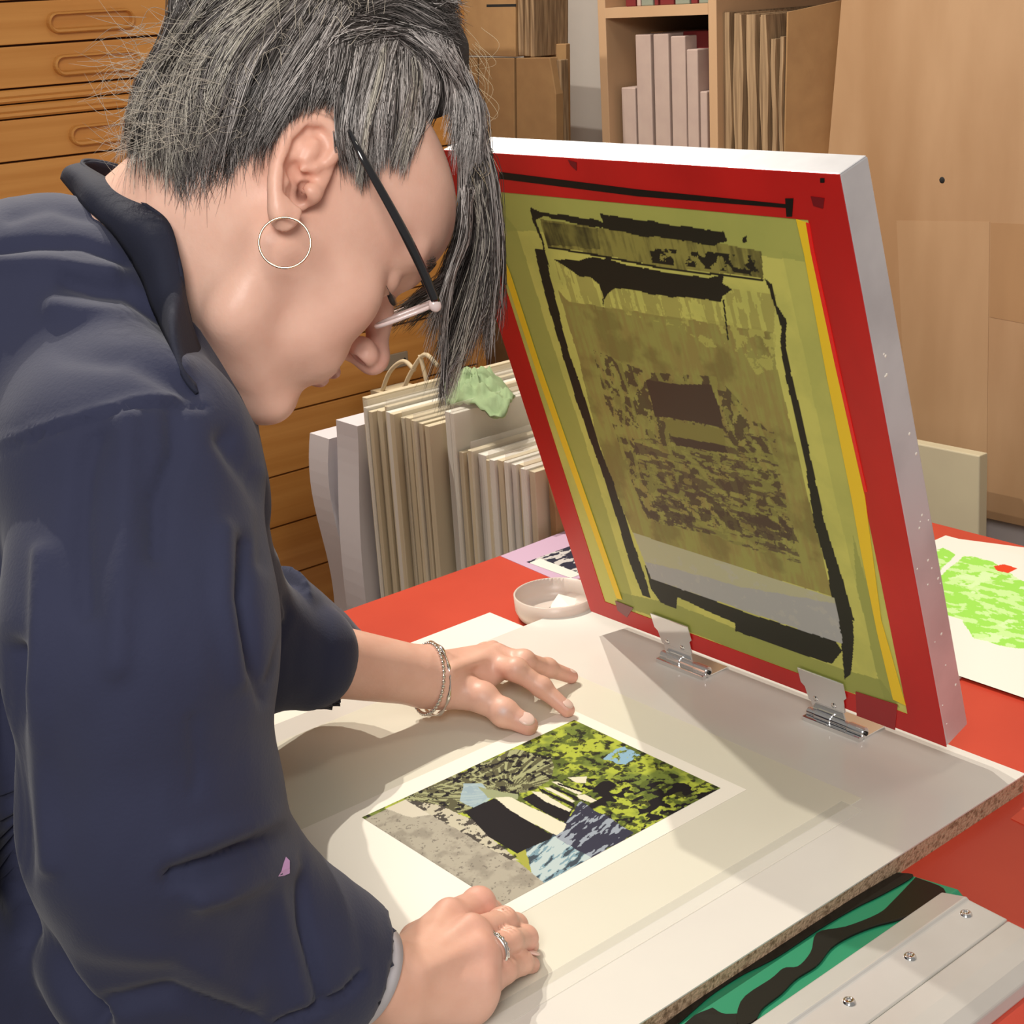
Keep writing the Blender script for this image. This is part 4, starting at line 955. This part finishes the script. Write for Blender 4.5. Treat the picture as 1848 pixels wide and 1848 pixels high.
# eyelashes, brow
def strands(name, S_, rad, cols, m, parent, nside=3, **pr):
    """S_: (n, k, 3) camera-space points, rad (n,) ; one mesh"""
    n, k, _ = S_.shape; T = np.gradient(S_, axis=1); T /= np.linalg.norm(T, axis=2, keepdims=True) + 1e-12
    vd = S_ / np.linalg.norm(S_, axis=2, keepdims=True); a = np.cross(T, vd); a /= np.linalg.norm(a, axis=2, keepdims=True) + 1e-9; b = np.cross(T, a)
    taper = np.interp(np.linspace(0, 1, k), [0, .1, .7, 1], [.8, 1, .85, .2])
    rr = rad[:, None, None] * taper[None, :, None]; ring = []
    for s in range(nside):
        t = 2 * math.pi * s / nside; ring.append(S_ + rr * (math.cos(t) * a + math.sin(t) * b))
    V = np.stack(ring, 2).reshape(-1, 3)
    base = (np.arange(n)[:, None, None] * k + np.arange(k - 1)[None, :, None]) * nside; s = np.arange(nside)[None, None, :]; s2 = (s + 1) % nside
    Fq = np.stack([base + s, base + s2, base + nside + s2, base + nside + s], -1).reshape(-1, 4)
    o = mk(name, toW(V), Fq, m, parent, smooth=True, **pr); setcol(o, np.repeat(cols, k * nside, axis=0)); return o
Ls = []
for t in np.linspace(0, 1, 22):
    x = .026 + .020 * t; a = np.array([x, .0885 - .012 * t * t, .0100 - .001 * t])
    Ls.append(spline([H2C(a), H2C(a + [.001 + .002 * t, .005, -.0025]), H2C(a + [.002 + .004 * t, .0085, -.0025])], 6))
strands('eyelashes', np.array(Ls), np.full(22, .00022), np.tile([.03, .02, .015], (22, 1)), M['hair'], per)
Ls = []
for t in rng.uniform(0, .8, 90):
    a = np.array([.020 + .028 * t, .1000 - .020 * t * t, .040 + .004 * math.sin(t * 3) + rng.uniform(-.003, .003)])
    Ls.append(spline([H2C(a), H2C(a + [.004, .0005, .001]), H2C(a + [.008, -.001, .0012])], 5))
strands('eyebrow', np.array(Ls), np.full(90, .0003), np.tile([.16, .13, .11], (90, 1)), M['hair'], per)

# ---- blouse
def cloth_px(V): return V[:, 0] / V[:, 2] * F + 924, V[:, 1] / V[:, 2] * F + 924
lo_, hi_ = bounds([P(0, 360, 1.0), hip + [-.10, .12, 0], P(700, 1848, 1.1), elR + [0, .10, 0], P(640, 1150, 1.48), P(300, 350, .8)], .05)
lo_[2] = .74; hi_[2] = 1.56
g = SDF(lo_, hi_, .0042); g.pad = .045
g.cap(P(120, 690, 1.05), P(-330, 940, 1.10), .110, .150, k=.01)
g.cap(P(-330, 900, 1.10), hip, .150, .150, k=.08)
g.cap(P(120, 700, 1.04), hip + [.06, .02, 0], .105, .13, k=.08)
g.cap(P(168, 660, .99), P(225, 650, 1.14), .064, .064, k=.03)
g.cap(P(212, 820, .93), P(218, 780, 1.18), .072, .070, k=.04)
g.cap(P(288, 925, 1.02), P(120, 1150, 1.06), .074, .12, k=.04); g.cap(P(100, 1150, 1.07), P(-40, 1830, 1.06), .12, .125, k=.05); g.cap(P(-60, 1050, 1.10), P(-140, 1700, 1.10), .13, .13, k=.05)                 # chest
g.chain([P(245, 880, .90), P(250, 1150, .87), P(275, 1480, .90), elR + [-.004, 0, 0]], [.074, .073, .070, .072], k=.035)
def al(a, b, t): return a + (b - a) * t
g.cap(elR, al(elR, wrR, .62), .076, .055, k=.03); g.cap(elR + [-.02, .035, .0], al(elR, wrR, .4) + [0, .02, 0], .062, .05, k=.03)
g.cap(al(elR, wrR, .48), al(elR, wrR, .785), .053, .046, k=.004, flat=True)
g.cap(al(elR, wrR, .60), al(elR, wrR, .80), .0540, .0475, k=.003, flat=True)          # turned-back cuff
g.cap(al(elR, wrR, .70), al(elR, wrR, .92), .0405, .0420, k=.002, op='s', flat=True)
# far arm
g.chain([P(300, 760, 1.18), P(385, 1080, 1.33), elL], [.070, .058, .064], k=.03)
g.cap(elL, al(elL, wrL, .33), .066, .052, k=.02)
g.cap(P(470, 1130, 1.40), P(606, 1206, 1.475), .062, .045, k=.003, flat=True)
g.cap(P(560, 1184, 1.447), P(690, 1250, 1.52), .0405, .043, k=.002, op='s', flat=True)
# neck opening
n0 = P(288, 487, 1.04); n1 = n0 + np.array([.865, -.50, .0]) * .16
g.cap(n0, n1, .088, .10, k=.012, op='s', flat=True)
V, Fq = g.mesh(); N = vnormals(V, Fq)
if (N * (V - V.mean(0))).sum() < 0: N = -N
px, py = cloth_px(V); vd = V / np.linalg.norm(V, axis=1)[:, None]; face = np.clip(-(N * vd).sum(1) * 1.6, 0, 1)
D_ = np.zeros(len(V))
def fold(poly, wd, amp, sharp=2., near=None):
    global D_
    d = seg_dist(px, py, poly); wgt = np.exp(-(d / wd) ** sharp)
    if near is not None: wgt = wgt * (V[:, 2] < near)
    D_ = D_ + amp * wgt * face
fold([(-20, 818), (81, 782), (174, 753), (243, 735), (316, 731), (365, 737)], 4.5, -.0035); fold([(-20, 806), (81, 770), (174, 741), (243, 723), (316, 719)], 8, .0018)
fold([(483, 1010), (487, 920), (450, 859), (406, 794)], 22, -.008); fold([(505, 1010), (508, 930), (470, 850)], 10, .006)
fold([(122, 510), (170, 526), (227, 534), (320, 600)], 16, -.006); fold([(100, 560), (227, 590), (330, 660)], 22, .006)
fold([(0, 453), (61, 445), (142, 445), (227, 477)], 11, -.005); fold([(0, 480), (90, 480), (200, 500)], 16, .005)
fold([(20, 400), (90, 380), (160, 400)], 12, -.004); fold([(170, 790), (150, 859), (142, 940), (150, 1100)], 22, -.006); fold([(120, 640), (230, 650), (340, 710)], 20, -.005)
fold([(312, 749), (316, 818), (284, 899), (280, 1000)], 18, -.005); fold([(230, 760), (225, 900), (210, 1200)], 25, .005)
fold([(5, 1180), (5, 1228), (15, 1413), (31, 1618), (103, 1772), (169, 1860)], 22, -.024)
fold([(441, 977), (436, 1079), (461, 1208), (478, 1259)], 13, -.007); fold([(400, 960), (400, 1080), (430, 1230)], 18, .004)
fold([(308, 1582), (385, 1561), (461, 1531), (513, 1505)], 15, -.010); fold([(330, 1530), (410, 1505), (500, 1478)], 20, .005); fold([(360, 1620), (440, 1600), (525, 1560)], 22, .008)
fold([(533, 1550), (543, 1669), (574, 1797)], 9, -.006); fold([(500, 1600), (515, 1700), (540, 1800)], 15, .004)
fold([(195, 1813), (308, 1797), (461, 1848)], 18, -.008); fold([(150, 1700), (320, 1720), (450, 1790)], 30, .006)
fold([(350, 1300), (356, 1400), (350, 1430)], 12, -.002); fold([(90, 1560), (60, 1250), (75, 1000)], 20, .006)
fold([(500, 1848), (620, 1790), (650, 1760)], 8, -.006)
fold([(517, 1082), (526, 1110), (500, 1170), (488, 1230)], 6, -.005)
q = V * 9; D_ += .010 * (fbm(q[:, 0] * 1.3 + q[:, 2], q[:, 1] * .6, 3, 4) - .5); q = V * 26; D_ += .0035 * (fbm(q[:, 0] + q[:, 2] * .7, q[:, 1] * .5 + 3, 3, 8) - .5)
V = V + N * D_[:, None]
blouse = mk('blouse', toW(V), Fq, M['navy'], per, smooth=True)
CB = BVHTree.FromPolygons([tuple(v) for v in V], [tuple(f) for f in Fq])
def hit(tree, px, py):
    d = np.array([px - 924, py - 924, F]); d /= np.linalg.norm(d); r = tree.ray_cast(Vector((0, 0, 0)), Vector(d)); return None if r[0] is None else r[0][2]
# collar: folded band round the neck opening, thick strip between an upper and an outer edge
up_ = [(215, 300, 1.10), (168, 290, 1.075), (152, 295, 1.05), (200, 325, 1.00), (262, 365, .965), (306, 402, .950), (326, 470, .940), (336, 530, .938), (350, 590, .942), (370, 650, .955), (388, 702, .975), (400, 730, 1.0)]
lw_ = [(150, 345, 1.13), (120, 330, 1.10), (111, 326, 1.06), (150, 372, 1.00), (205, 425, .955), (250, 500, .925), (275, 560, .915), (305, 625, .915), (335, 680, .925), (365, 715, .945), (385, 735, .965), (398, 745, 1.0)]
U_ = spline(up_, 60); L_ = spline(lw_, 60); cols_ = []; V = []
for i in range(60):
    a, b = P(*U_[i]), P(*L_[i]); h_ = hit(CB, L_[i][0], L_[i][1])
    if h_ and abs(h_ - L_[i][2]) < .07: b = P(L_[i][0], L_[i][1], h_ - .0025)
    for j in range(9):
        t = j / 8; p = a * (1 - t) + b * t; nrm = np.array([0, 0, -1.]); p = p + nrm * (.012 * math.sin(math.pi * t) * (1 if i > 4 else .4) + .002 * math.sin(i * .5 + t * 4)); V.append(p)
Fq = [(i * 9 + j, i * 9 + j + 1, (i + 1) * 9 + j + 1, (i + 1) * 9 + j) for i in range(59) for j in range(8)]
V = np.array(V)
# inner stand behind the outer leaf
V2 = []
for i in range(60):
    a = P(*U_[i]); 
    for j in range(5): V2.append(a + np.array([-.004 * j, .004 * j, .012 * j * .8]))
Fq2 = [(540 + i * 5 + j, 540 + (i + 1) * 5 + j, 540 + (i + 1) * 5 + j + 1, 540 + i * 5 + j + 1) for i in range(59) for j in range(4)]
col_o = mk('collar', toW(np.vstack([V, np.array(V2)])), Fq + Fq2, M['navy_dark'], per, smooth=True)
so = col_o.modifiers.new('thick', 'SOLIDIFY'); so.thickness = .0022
# lilac paint spot on the sleeve
sp_ = [(516, 1546), (523, 1553), (528, 1566), (527, 1576), (514, 1580), (502, 1582), (508, 1572), (511, 1560)]
vs = []
for x, y in sp_:
    h_ = hit(CB, min(x, 521), y) or .9; vs.append(toW(P(min(x, 523), y, h_ - .0006)))
mk('paint_spot', np.array(vs), [tuple(range(8))], M['paint_spot'], blouse)
# trousers
g = SDF(*bounds([hipR, hipL, kR, kL, aR, aL], .14), .010)
g.cap(hipR, hipL, .115, .115, k=.05)
for a, b, c_ in ((hipR, kR, aR), (hipL, kL, aL)): g.chain([a, b, c_], [.105, .075, .062], k=.04)
V, Fq = g.mesh(); mk('trousers', toW(V), Fq, M['trouser'], per, smooth=True)

# ---- hair: a shaped mass plus thousands of strands
g = SDF((-.13, -.21, -.14), (.13, .15, .21), .003)
g.ell((0, -.008, .050), (.0775, .1020, .0835), k=.001)
g.ell((0, .020, .070), (.066, .074, .058), k=.02)
g.cap(hq(425, 60, 1.03), hq(312, 235, 1.03), .044, .029, k=.03); g.cap(hq(330, 240, 1.03), hq(380, 280, .99), .026, .018, k=.03)
g.ell(hq(742, -25, 1.04), (.031, .034, .033), k=.012); g.cap(hq(600, 40, 1.02), hq(765, 62, 1.03), .034, .020, k=.02)
g.cap(hq(560, 20, 1.0), hq(430, 60, .99), .034, .034, k=.03)
g.cap(hq(800, 100, 1.03), hq(826, 170, 1.04), .018, .010, k=.02)
V, Fq = g.mesh(); C_ = H2C(V)
zone = [(228, 296), (327, 305), (382, 300), (421, 276), (467, 241), (506, 214), (555, 194), (598, 200), (612, 255), (628, 300), (655, 280), (700, 262), (738, 270), (762, 205), (800, 175), (822, 215), (838, 270), (866, 300), (950, 250), (950, -400), (60, -400), (60, 296)]
def inpoly(x, y, q):
    ins = np.zeros(x.shape, bool); j = len(q) - 1
    for i in range(len(q)):
        (xi, yi), (xj, yj) = q[i], q[j]; ins ^= ((yi > y) != (yj > y)) & (x < (xj - xi) * (y - yi) / (yj - yi + 1e-12) + xi); j = i
    return ins
Vm = V.copy(); Vm[:, 0] = np.abs(Vm[:, 0]); Cm = H2C(Vm); X_, Y_ = cloth_px(Cm)
# distance inside the hairline, for a soft shrink to the scalp
zz = np.array(zone, float); dz = seg_dist(X_, Y_, zone[:18]); ins = inpoly(X_, Y_, zone)
sh = np.where(ins, np.clip(1 - dz / 45, 0, 1) * .8, 1.0); cen = np.array([0, -.005, .03])
V = V + (cen - V) * (sh * .20)[:, None]; C_ = H2C(V)
hm = mk('hair_mass', toW(C_), Fq, M['scalp'], per, smooth=True)
HB = BVHTree.FromPolygons([tuple(v) for v in C_], [tuple(f) for f in Fq])
SB_ = BVHTree.FromPolygons([tuple(v) for v in SKINV[0]], [tuple(f) for f in SKINF[0]])
ALLS = []; ALLR = []; ALLC = []
def tone(kind):
    r = random.random()
    light = dict(dark=.10, mid=.20, light=.50, blond=.50)[kind]
    if r < light:
        v = random.uniform(.34, .68); return np.array([v, v * .93, v * (.89 if kind != 'blond' else .80)])
    if r < light + .28:
        v = random.uniform(.12, .26); return np.array([v, v * .88, v * .84])
    v = random.uniform(.015, .06); return np.array([v, v * .85, v * .78])
KP = 12
def lock(roots, tips, mids, n, kind='mid', clumps=20, spread=6, tipspread=10, layer=(.0008, .006), d0=None, d1=None, wob=3, rad=(.00022, .0004), hug=True, shrink=0, rag=(.86, 1.04)):
    """roots, tips, mids: pixel polylines read along the same parameter; depth follows the hair mass, or runs from d0 to d1"""
    rp, tp = spline(roots, 60), spline(tips, 60); mp = [spline(m_, 60) for m_ in mids]
    cc = [(random.random(), random.gauss(0, tipspread), random.gauss(0, tipspread), random.uniform(0, 6)) for _ in range(clumps)]
    ct_ = [tone(kind) for _ in range(clumps)]
    for _ in range(n):
        ci_ = random.randrange(clumps); cs_, ox, oy, ph = cc[ci_]; s = min(max(cs_ + random.gauss(0, .35 / clumps), 0), .999); i = int(s * 59)
        pts = [rp[i] + np.array([random.gauss(0, spread), random.gauss(0, spread)])]
        for m_ in mp: pts.append(m_[i] + np.array([random.gauss(0, spread * .6) + ox * .5, random.gauss(0, spread * .6) + oy * .4]))
        pts.append(tp[i] + np.array([ox + random.gauss(0, spread * .7), oy + random.gauss(0, spread * 1.4)]))
        q = spline(pts, KP); q = q[0] + (q - q[0]) * random.uniform(*rag); ly = random.uniform(*layer); amp = random.uniform(.2, 1) * wob; last = None; out = []
        L = np.linspace(0, 1, KP)
        if random.random() < shrink: q = spline(pts, KP)[:]; q = pts[0] + (q - pts[0]) * random.uniform(.5, .9)
        q[:, 0] += amp * np.sin(L * 7 + ph) * L; q[:, 1] += amp * .5 * np.cos(L * 6 + ph) * L
        for k in range(KP):
            dd = None
            if hug:
                h1 = hit(HB, *q[k]); h2 = hit(SB_, *q[k])
                hh = [h for h in (h1, h2) if h is not None]
                dd = min(hh) - ly if hh else None
                if dd is not None and last is not None and abs(dd - last) > .02: dd = last + np.sign(dd - last) * .008
            if dd is None:
                dd = last if last is not None and d0 is None else ((d0 if d0 is not None else 1.02) * (1 - L[k]) + (d1 if d1 is not None else (d0 or 1.02)) * L[k]) + ly * 2
            last = dd; out.append(dd)
        out = np.array(out); out[1:-1] = (out[:-2] + out[1:-1] * 2 + out[2:]) / 4
        ALLS.append(np.array([P(q[k, 0], q[k, 1], out[k]) for k in range(KP)])); ALLR.append(random.uniform(*rad)); ALLC.append(tone(kind) if random.random() < .55 else ct_[ci_] * random.uniform(.7, 1.3))
# back of the head: swept from the bun down and back to the nape
lock([(640, 30), (560, 10), (480, -10), (400, -20)], [(500, 235), (430, 285), (330, 305), (240, 285)], [[(585, 110), (500, 110), (420, 90), (330, 60)], [(530, 190), (450, 210), (350, 210), (262, 180)]], 2600, 'mid', 40, 9, 16, rag=(.70, 1.06), wob=9)
lock([(520, 0), (440, -10), (360, -20)], [(380, 250), (300, 290), (240, 300)], [[(440, 90), (350, 80), (300, 60)], [(390, 190), (300, 200), (245, 200)]], 900, 'blond', 18, 11, 18, layer=(.004, .014), wob=14)
lock([(640, 60), (600, 50), (540, 60)], [(600, 195), (555, 195), (510, 225)], [[(625, 130), (580, 130), (520, 140)]], 900, 'mid', 26, 6, 6)
lock([(620, 20), (560, 0), (500, -10)], [(470, 245), (420, 280), (350, 300)], [[(560, 120), (470, 130), (400, 120)]], 500, 'light', 14, 8, 14, layer=(.003, .009))
lock([(430, -10), (370, -20), (310, -20)], [(330, 240), (262, 230), (228, 200)], [[(380, 60), (330, 50), (296, 60)], [(330, 150), (285, 150), (248, 140)]], 700, 'mid', 18, 7, 12, layer=(.001, .010), d0=1.03, d1=1.03)
lock([(400, 60), (350, 60), (310, 80)], [(330, 300), (270, 310), (232, 290)], [[(350, 130), (305, 130), (265, 140)], [(310, 220), (265, 220), (236, 220)]], 500, 'blond', 16, 8, 20, layer=(.003, .014), d0=1.02, d1=1.02, wob=8)
lock([(700, 20), (740, -10), (790, -40)], [(780, 110), (832, 60), (836, 0)], [[(740, 60), (790, 20), (815, -20)]], 500, 'dark', 14, 8, 5, layer=(.001, .006), d0=1.02, d1=1.03)
# short nape hairs fading on the neck
lock([(300, 270), (360, 280), (410, 265), (450, 240)], [(290, 350), (350, 375), (400, 345), (440, 290)], [[(292, 310), (352, 325), (405, 305), (445, 265)]], 420, 'mid', 60, 12, 8, layer=(.0003, .0015), rad=(.00012, .00024), shrink=.7)
# temple and side, in front of the ear
lock([(640, 60), (690, 70), (730, 60)], [(628, 310), (655, 335), (690, 285)], [[(620, 150), (665, 150), (715, 130)], [(612, 240), (645, 240), (700, 215)]], 1000, 'light', 34, 6, 8)
lock([(700, 70), (735, 60), (770, 80)], [(690, 290), (730, 300), (752, 250)], [[(690, 150), (745, 140), (790, 150)], [(680, 230), (745, 225), (780, 205)]], 900, 'light', 26, 5, 8)
lock([(690, 80), (700, 75)], [(640, 330), (655, 335)], [[(676, 150), (690, 150)], [(655, 240), (668, 240)]], 160, 'blond', 4, 2.5, 4, layer=(.004, .007), rad=(.0003, .00042))
lock([(715, 60), (725, 55)], [(712, 300), (735, 300)], [[(748, 120), (760, 120)], [(738, 200), (758, 200)]], 160, 'blond', 4, 2.5, 5, layer=(.004, .007), rad=(.0003, .00042))
# forehead side and the fringe that hangs down in front
lock([(740, 60), (780, 70), (815, 90)], [(800, 225), (838, 300), (862, 290)], [[(790, 110), (825, 130), (850, 160)], [(808, 170), (845, 215), (866, 225)]], 1100, 'light', 30, 6, 7, layer=(.001, .010))
lock([(800, 110), (825, 120), (845, 150)], [(850, 420), (880, 420), (900, 430)], [[(838, 180), (858, 190), (868, 205)], [(850, 290), (868, 300), (880, 300)]], 420, 'light', 14, 6, 9, d0=1.01, d1=1.05, layer=(.001, .012))
lock([(838, 210), (850, 220), (866, 240)], [(768, 600), (815, 650), (880, 600)], [[(842, 300), (862, 310), (882, 320)], [(832, 420), (868, 440), (896, 450)], [(800, 520), (845, 560), (898, 530)]], 1200, 'mid', 26, 8, 16, d0=1.02, d1=1.07, layer=(.0, .030), hug=False, wob=6)
lock([(815, 150), (830, 170), (845, 190)], [(790, 560), (822, 600), (850, 600)], [[(832, 230), (846, 250), (860, 260)], [(836, 330), (850, 350), (864, 350)], [(826, 430), (845, 470), (862, 470)]], 800, 'mid', 20, 6, 10, d0=1.05, d1=1.08, layer=(.0, .012), hug=False, wob=4)
lock([(850, 330), (866, 340), (885, 360)], [(780, 700), (805, 700), (860, 640)], [[(858, 430), (875, 450), (896, 460)], [(820, 560), (845, 590), (890, 560)]], 620, 'blond', 16, 8, 16, d0=1.03, d1=1.07, layer=(.0, .03), hug=False, wob=6)
lock([(838, 430), (855, 450), (860, 470)], [(702, 568), (712, 590), (760, 590)], [[(800, 490), (810, 520), (825, 530)], [(745, 530), (760, 548), (790, 560)]], 420, 'dark', 12, 5, 6, d0=1.05, d1=1.10, layer=(.0, .02), hug=False, wob=4)
lock([(842, 340), (846, 345)], [(786, 640), (800, 640)], [[(838, 430), (845, 430)], [(806, 520), (815, 520)]], 90, 'light', 6, 5, 12, d0=1.0, d1=1.03, layer=(.0, .01), hug=False, wob=8)
lock([(835, 640), (800, 600)], [(800, 725), (790, 745)], [[(808, 680), (795, 680)]], 60, 'dark', 3, 4, 6, d0=1.06, d1=1.07, layer=(0, .01), hug=False)
# bun
lock([(640, 40), (660, 20), (700, -10)], [(800, 100), (828, 40), (826, -30)], [[(700, 50), (720, 0), (740, -40)], [(770, 80), (790, 30), (800, -30)]], 600, 'dark', 16, 8, 5, layer=(.001, .008))
lock([(560, 60), (600, 60), (650, 70)], [(780, 120), (800, 100), (828, 60)], [[(640, 40), (680, 50), (720, 60)], [(710, 60), (750, 60), (780, 60)]], 500, 'dark', 14, 9, 6, layer=(.002, .008))
# flyaways
for _ in range(330):
    x, y = random.choice([(random.uniform(260, 560), random.uniform(20, 260)), (random.uniform(230, 480), random.uniform(80, 280)), (random.uniform(240, 330), random.uniform(60, 300)), (random.uniform(480, 700), random.uniform(0, 60))])
    a = random.uniform(2.2, 3.9) if x < 420 else random.uniform(1.2, 3.6); l_ = random.uniform(50, 130)
    p1_ = (x + l_ * math.cos(a) * .5 + random.gauss(0, 8), y + l_ * math.sin(a) * .5 * random.choice([1, -1]) * .6 + random.gauss(0, 10)); p2_ = (x + l_ * math.cos(a), y + random.gauss(0, 30))
    h_ = hit(HB, x, y) or 1.0; q = spline([(x, y), p1_, p2_], KP)
    ALLS.append(np.array([P(q[k, 0], q[k, 1], h_ - .006 - .006 * k / KP) for k in range(KP)])); ALLR.append(.00021); v = random.uniform(.35, .7); ALLC.append(np.array([v, v * .88, v * .72]))
for _ in range(40):
    x, y = random.uniform(835, 890), random.uniform(60, 300); q = spline([(x - 20, y - 20), (x + random.uniform(-5, 20), y + random.uniform(0, 30)), (x + random.uniform(-20, 25), y + random.uniform(30, 70))], KP)
    ALLS.append(np.array([P(q[k, 0], q[k, 1], 1.03) for k in range(KP)])); ALLR.append(.00016); ALLC.append(np.array([.6, .48, .3]))
hair = strands('hair_strands', np.array(ALLS), np.array(ALLR), np.array(ALLC), M['hair'], per, label='grey and dark brown hair strands with pale streaks', kind='stuff')

# ---- glasses, jewellery
gl = root('glasses', toW(P(720, 420, .96)), 'black-armed reading glasses worn by the woman', 'glasses')
tp0, tp1 = P(640, 258, .935), P(786, 548, .985)
td = (tp1 - tp0) / np.linalg.norm(tp1 - tp0)
q = spline([(630, 236, .940), (655, 285, .934), (720, 402, .950), (760, 482, .968), (787, 546, .982)], 30); pts = np.array([P(*k) for k in q])
rr = np.interp(np.linspace(0, 1, 30), [0, .25, .6, 1], [.0014, .0026, .0033, .0031]); V, Fq = tube_vf(pts, rr, 14); V = np.array(V)
ctrs = np.repeat(pts, 14, 0); dl = V - ctrs; V = ctrs + dl - np.outer(dl @ LAT, LAT) * .45
mk('temple_arm', toW(V), Fq, M['glasses'], gl, smooth=True)
hinge = C2H(P(786, 551, .983)); hl_ = hinge[0]
ellmesh('hinge_block', P(785, 551, .983), [LAT, FWD, UPH], (.0035, .0048, .0042), M['clear'], gl, label='clear pinkish hinge block')
gd = orth((-.93, .36, .0), (-.26, -.10, .96)); GD, GA = gd; HC = P(786, 551, .983)
for off_, nm in ((.031, 'near'), (.099, 'far')):
    loop = []
    for t in np.linspace(0, 2 * math.pi, 48, endpoint=False):
        ct, st_ = math.cos(t), math.sin(t); e = .62
        loop.append(HC + GA * (off_ + .027 * math.copysign(abs(ct) ** e, ct)) + GD * (.020 + .0225 * math.copysign(abs(st_) ** e, st_)))
    loop = np.array(loop); V, Fq = tube_vf(loop, .0014, 8, closed=True); mk('rim', toW(np.array(V)), Fq, M['clear'], gl, smooth=True)
    GN = np.cross(GD, GA); mk('lens', toW(np.vstack([loop, loop + GN * .0016])), [tuple(range(48)), tuple(range(48, 96))[::-1]], M['lens'], gl)
tube('bridge', [toW(HC + GA * .057 + GD * .010), toW(HC + GA * .065 + GD * .006), toW(HC + GA * .073 + GD * .010)], .0014, M['clear'], gl)
far_h = HC + GA * .128
tube('temple_arm', [toW(far_h), toW(far_h + (tp0 - tp1) * .5), toW(far_h + (tp0 - tp1) * .95)], .0024, M['glasses'], gl)
hc = P(514, 438, .918); t_ = np.linspace(0, 2 * math.pi, 64, endpoint=False)
hoop = np.array([hc + .0156 * (math.cos(t) * np.array([1, .0, .10]) + math.sin(t) * np.array([.0, 1, -.05])) for t in t_])
tube('hoop_earring', toW(hoop), .00075, M['gold'], n=10, closed=True, label='thin gold hoop earring hanging from the woman\'s ear', cat='earring')
# bracelets on the far wrist
fa = (wrL - elL); fa /= np.linalg.norm(fa)
def wristloop(ctr, ax, r1, r2, tilt, n=72):
    ax = ax / np.linalg.norm(ax); a = np.cross(ax, Z); a /= np.linalg.norm(a); b = np.cross(ax, a); return np.array([ctr + r1 * math.cos(t) * a + r2 * math.sin(t) * b + ax * tilt * math.sin(t + .4) for t in np.linspace(0, 2 * math.pi, n, endpoint=False)])
lc = elL + fa * np.linalg.norm(hp(757, 1224, .045) - elL)
lp_ = wristloop(lc + Z * -.002, fa, .0325, .0345, .004, 46); br_ = root('beaded_bracelet', toW(lc), 'silver beaded bracelet on the wrist nearer the cuff', 'bracelet')
V = []; Fq = []
for p in lp_:
    o0 = len(V); nu, nv = 8, 5
    for i in range(nv + 1):
        ph = -math.pi / 2 + math.pi * i / nv
        for j in range(nu): t = 2 * math.pi * j / nu; V.append(p + .0023 * np.array([math.cos(ph) * math.cos(t), math.cos(ph) * math.sin(t), math.sin(ph)]))
    Fq += [(o0 + i * nu + j, o0 + i * nu + (j + 1) % nu, o0 + (i + 1) * nu + (j + 1) % nu, o0 + (i + 1) * nu + j) for i in range(nv) for j in range(nu)]
mk('beads', toW(np.array(V)), Fq, M['silver'], br_, smooth=True, kind='stuff'); tube('cord', toW(lp_), .0008, M['silver'], br_, n=6, closed=True)
l2 = wristloop(lc + fa * .007 - Z * .001, fa, .0325, .0350, .008, 80)
tube('bangle', toW(l2), .0016 + .0008 * np.sin(np.linspace(0, 2 * math.pi * 9, 80)), M['silver'], n=10, closed=True, label='twisted silver bangle on the wrist nearer the hand', cat='bracelet')
# ring on the near hand
rd = hp(915, 1698, .032) - K['r']; rd /= np.linalg.norm(rd); rcn = K['r'] + rd * .0125
for k_, (o_, lab) in enumerate(((0, 'smooth silver ring on the curled ring finger'), (.0032, 'beaded silver ring beside the smooth one on the same finger'))):
    l3 = wristloop(rcn + rd * o_, rd, .0134 - k_ * .0003, .0134 - k_ * .0003, .0, 60)
    tube('ring', toW(l3), .0016 if k_ == 0 else .0013 + .0006 * np.sin(np.linspace(0, 2 * math.pi * 20, 60)), M['silver'], n=10, closed=True, label=lab, cat='ring')
fr_ = wrR - elR; fr_ /= np.linalg.norm(fr_)
l4 = wristloop(wrR - fr_ * .024, fr_, .0305, .0315, .0, 60); V = []; 
for p_, s_3 in ((l4 - fr_ * .007, 1.0), (l4 + fr_ * .007, 1.0)): V.append(p_)
cc_ = l4.mean(0); V = [V[0], V[1], V[1] + (V[1] - cc_) * .07, V[0] + (V[0] - cc_) * .07]; V = np.vstack(V); Fq = []
for j in range(60):
    for a_ in range(4): Fq.append((a_ * 60 + j, a_ * 60 + (j + 1) % 60, ((a_ + 1) % 4) * 60 + (j + 1) % 60, ((a_ + 1) % 4) * 60 + j))
mk('watch_strap', toW(V), Fq, M['wrist'], smooth=True, label='pale wristband half under the near cuff', cat='wristband')
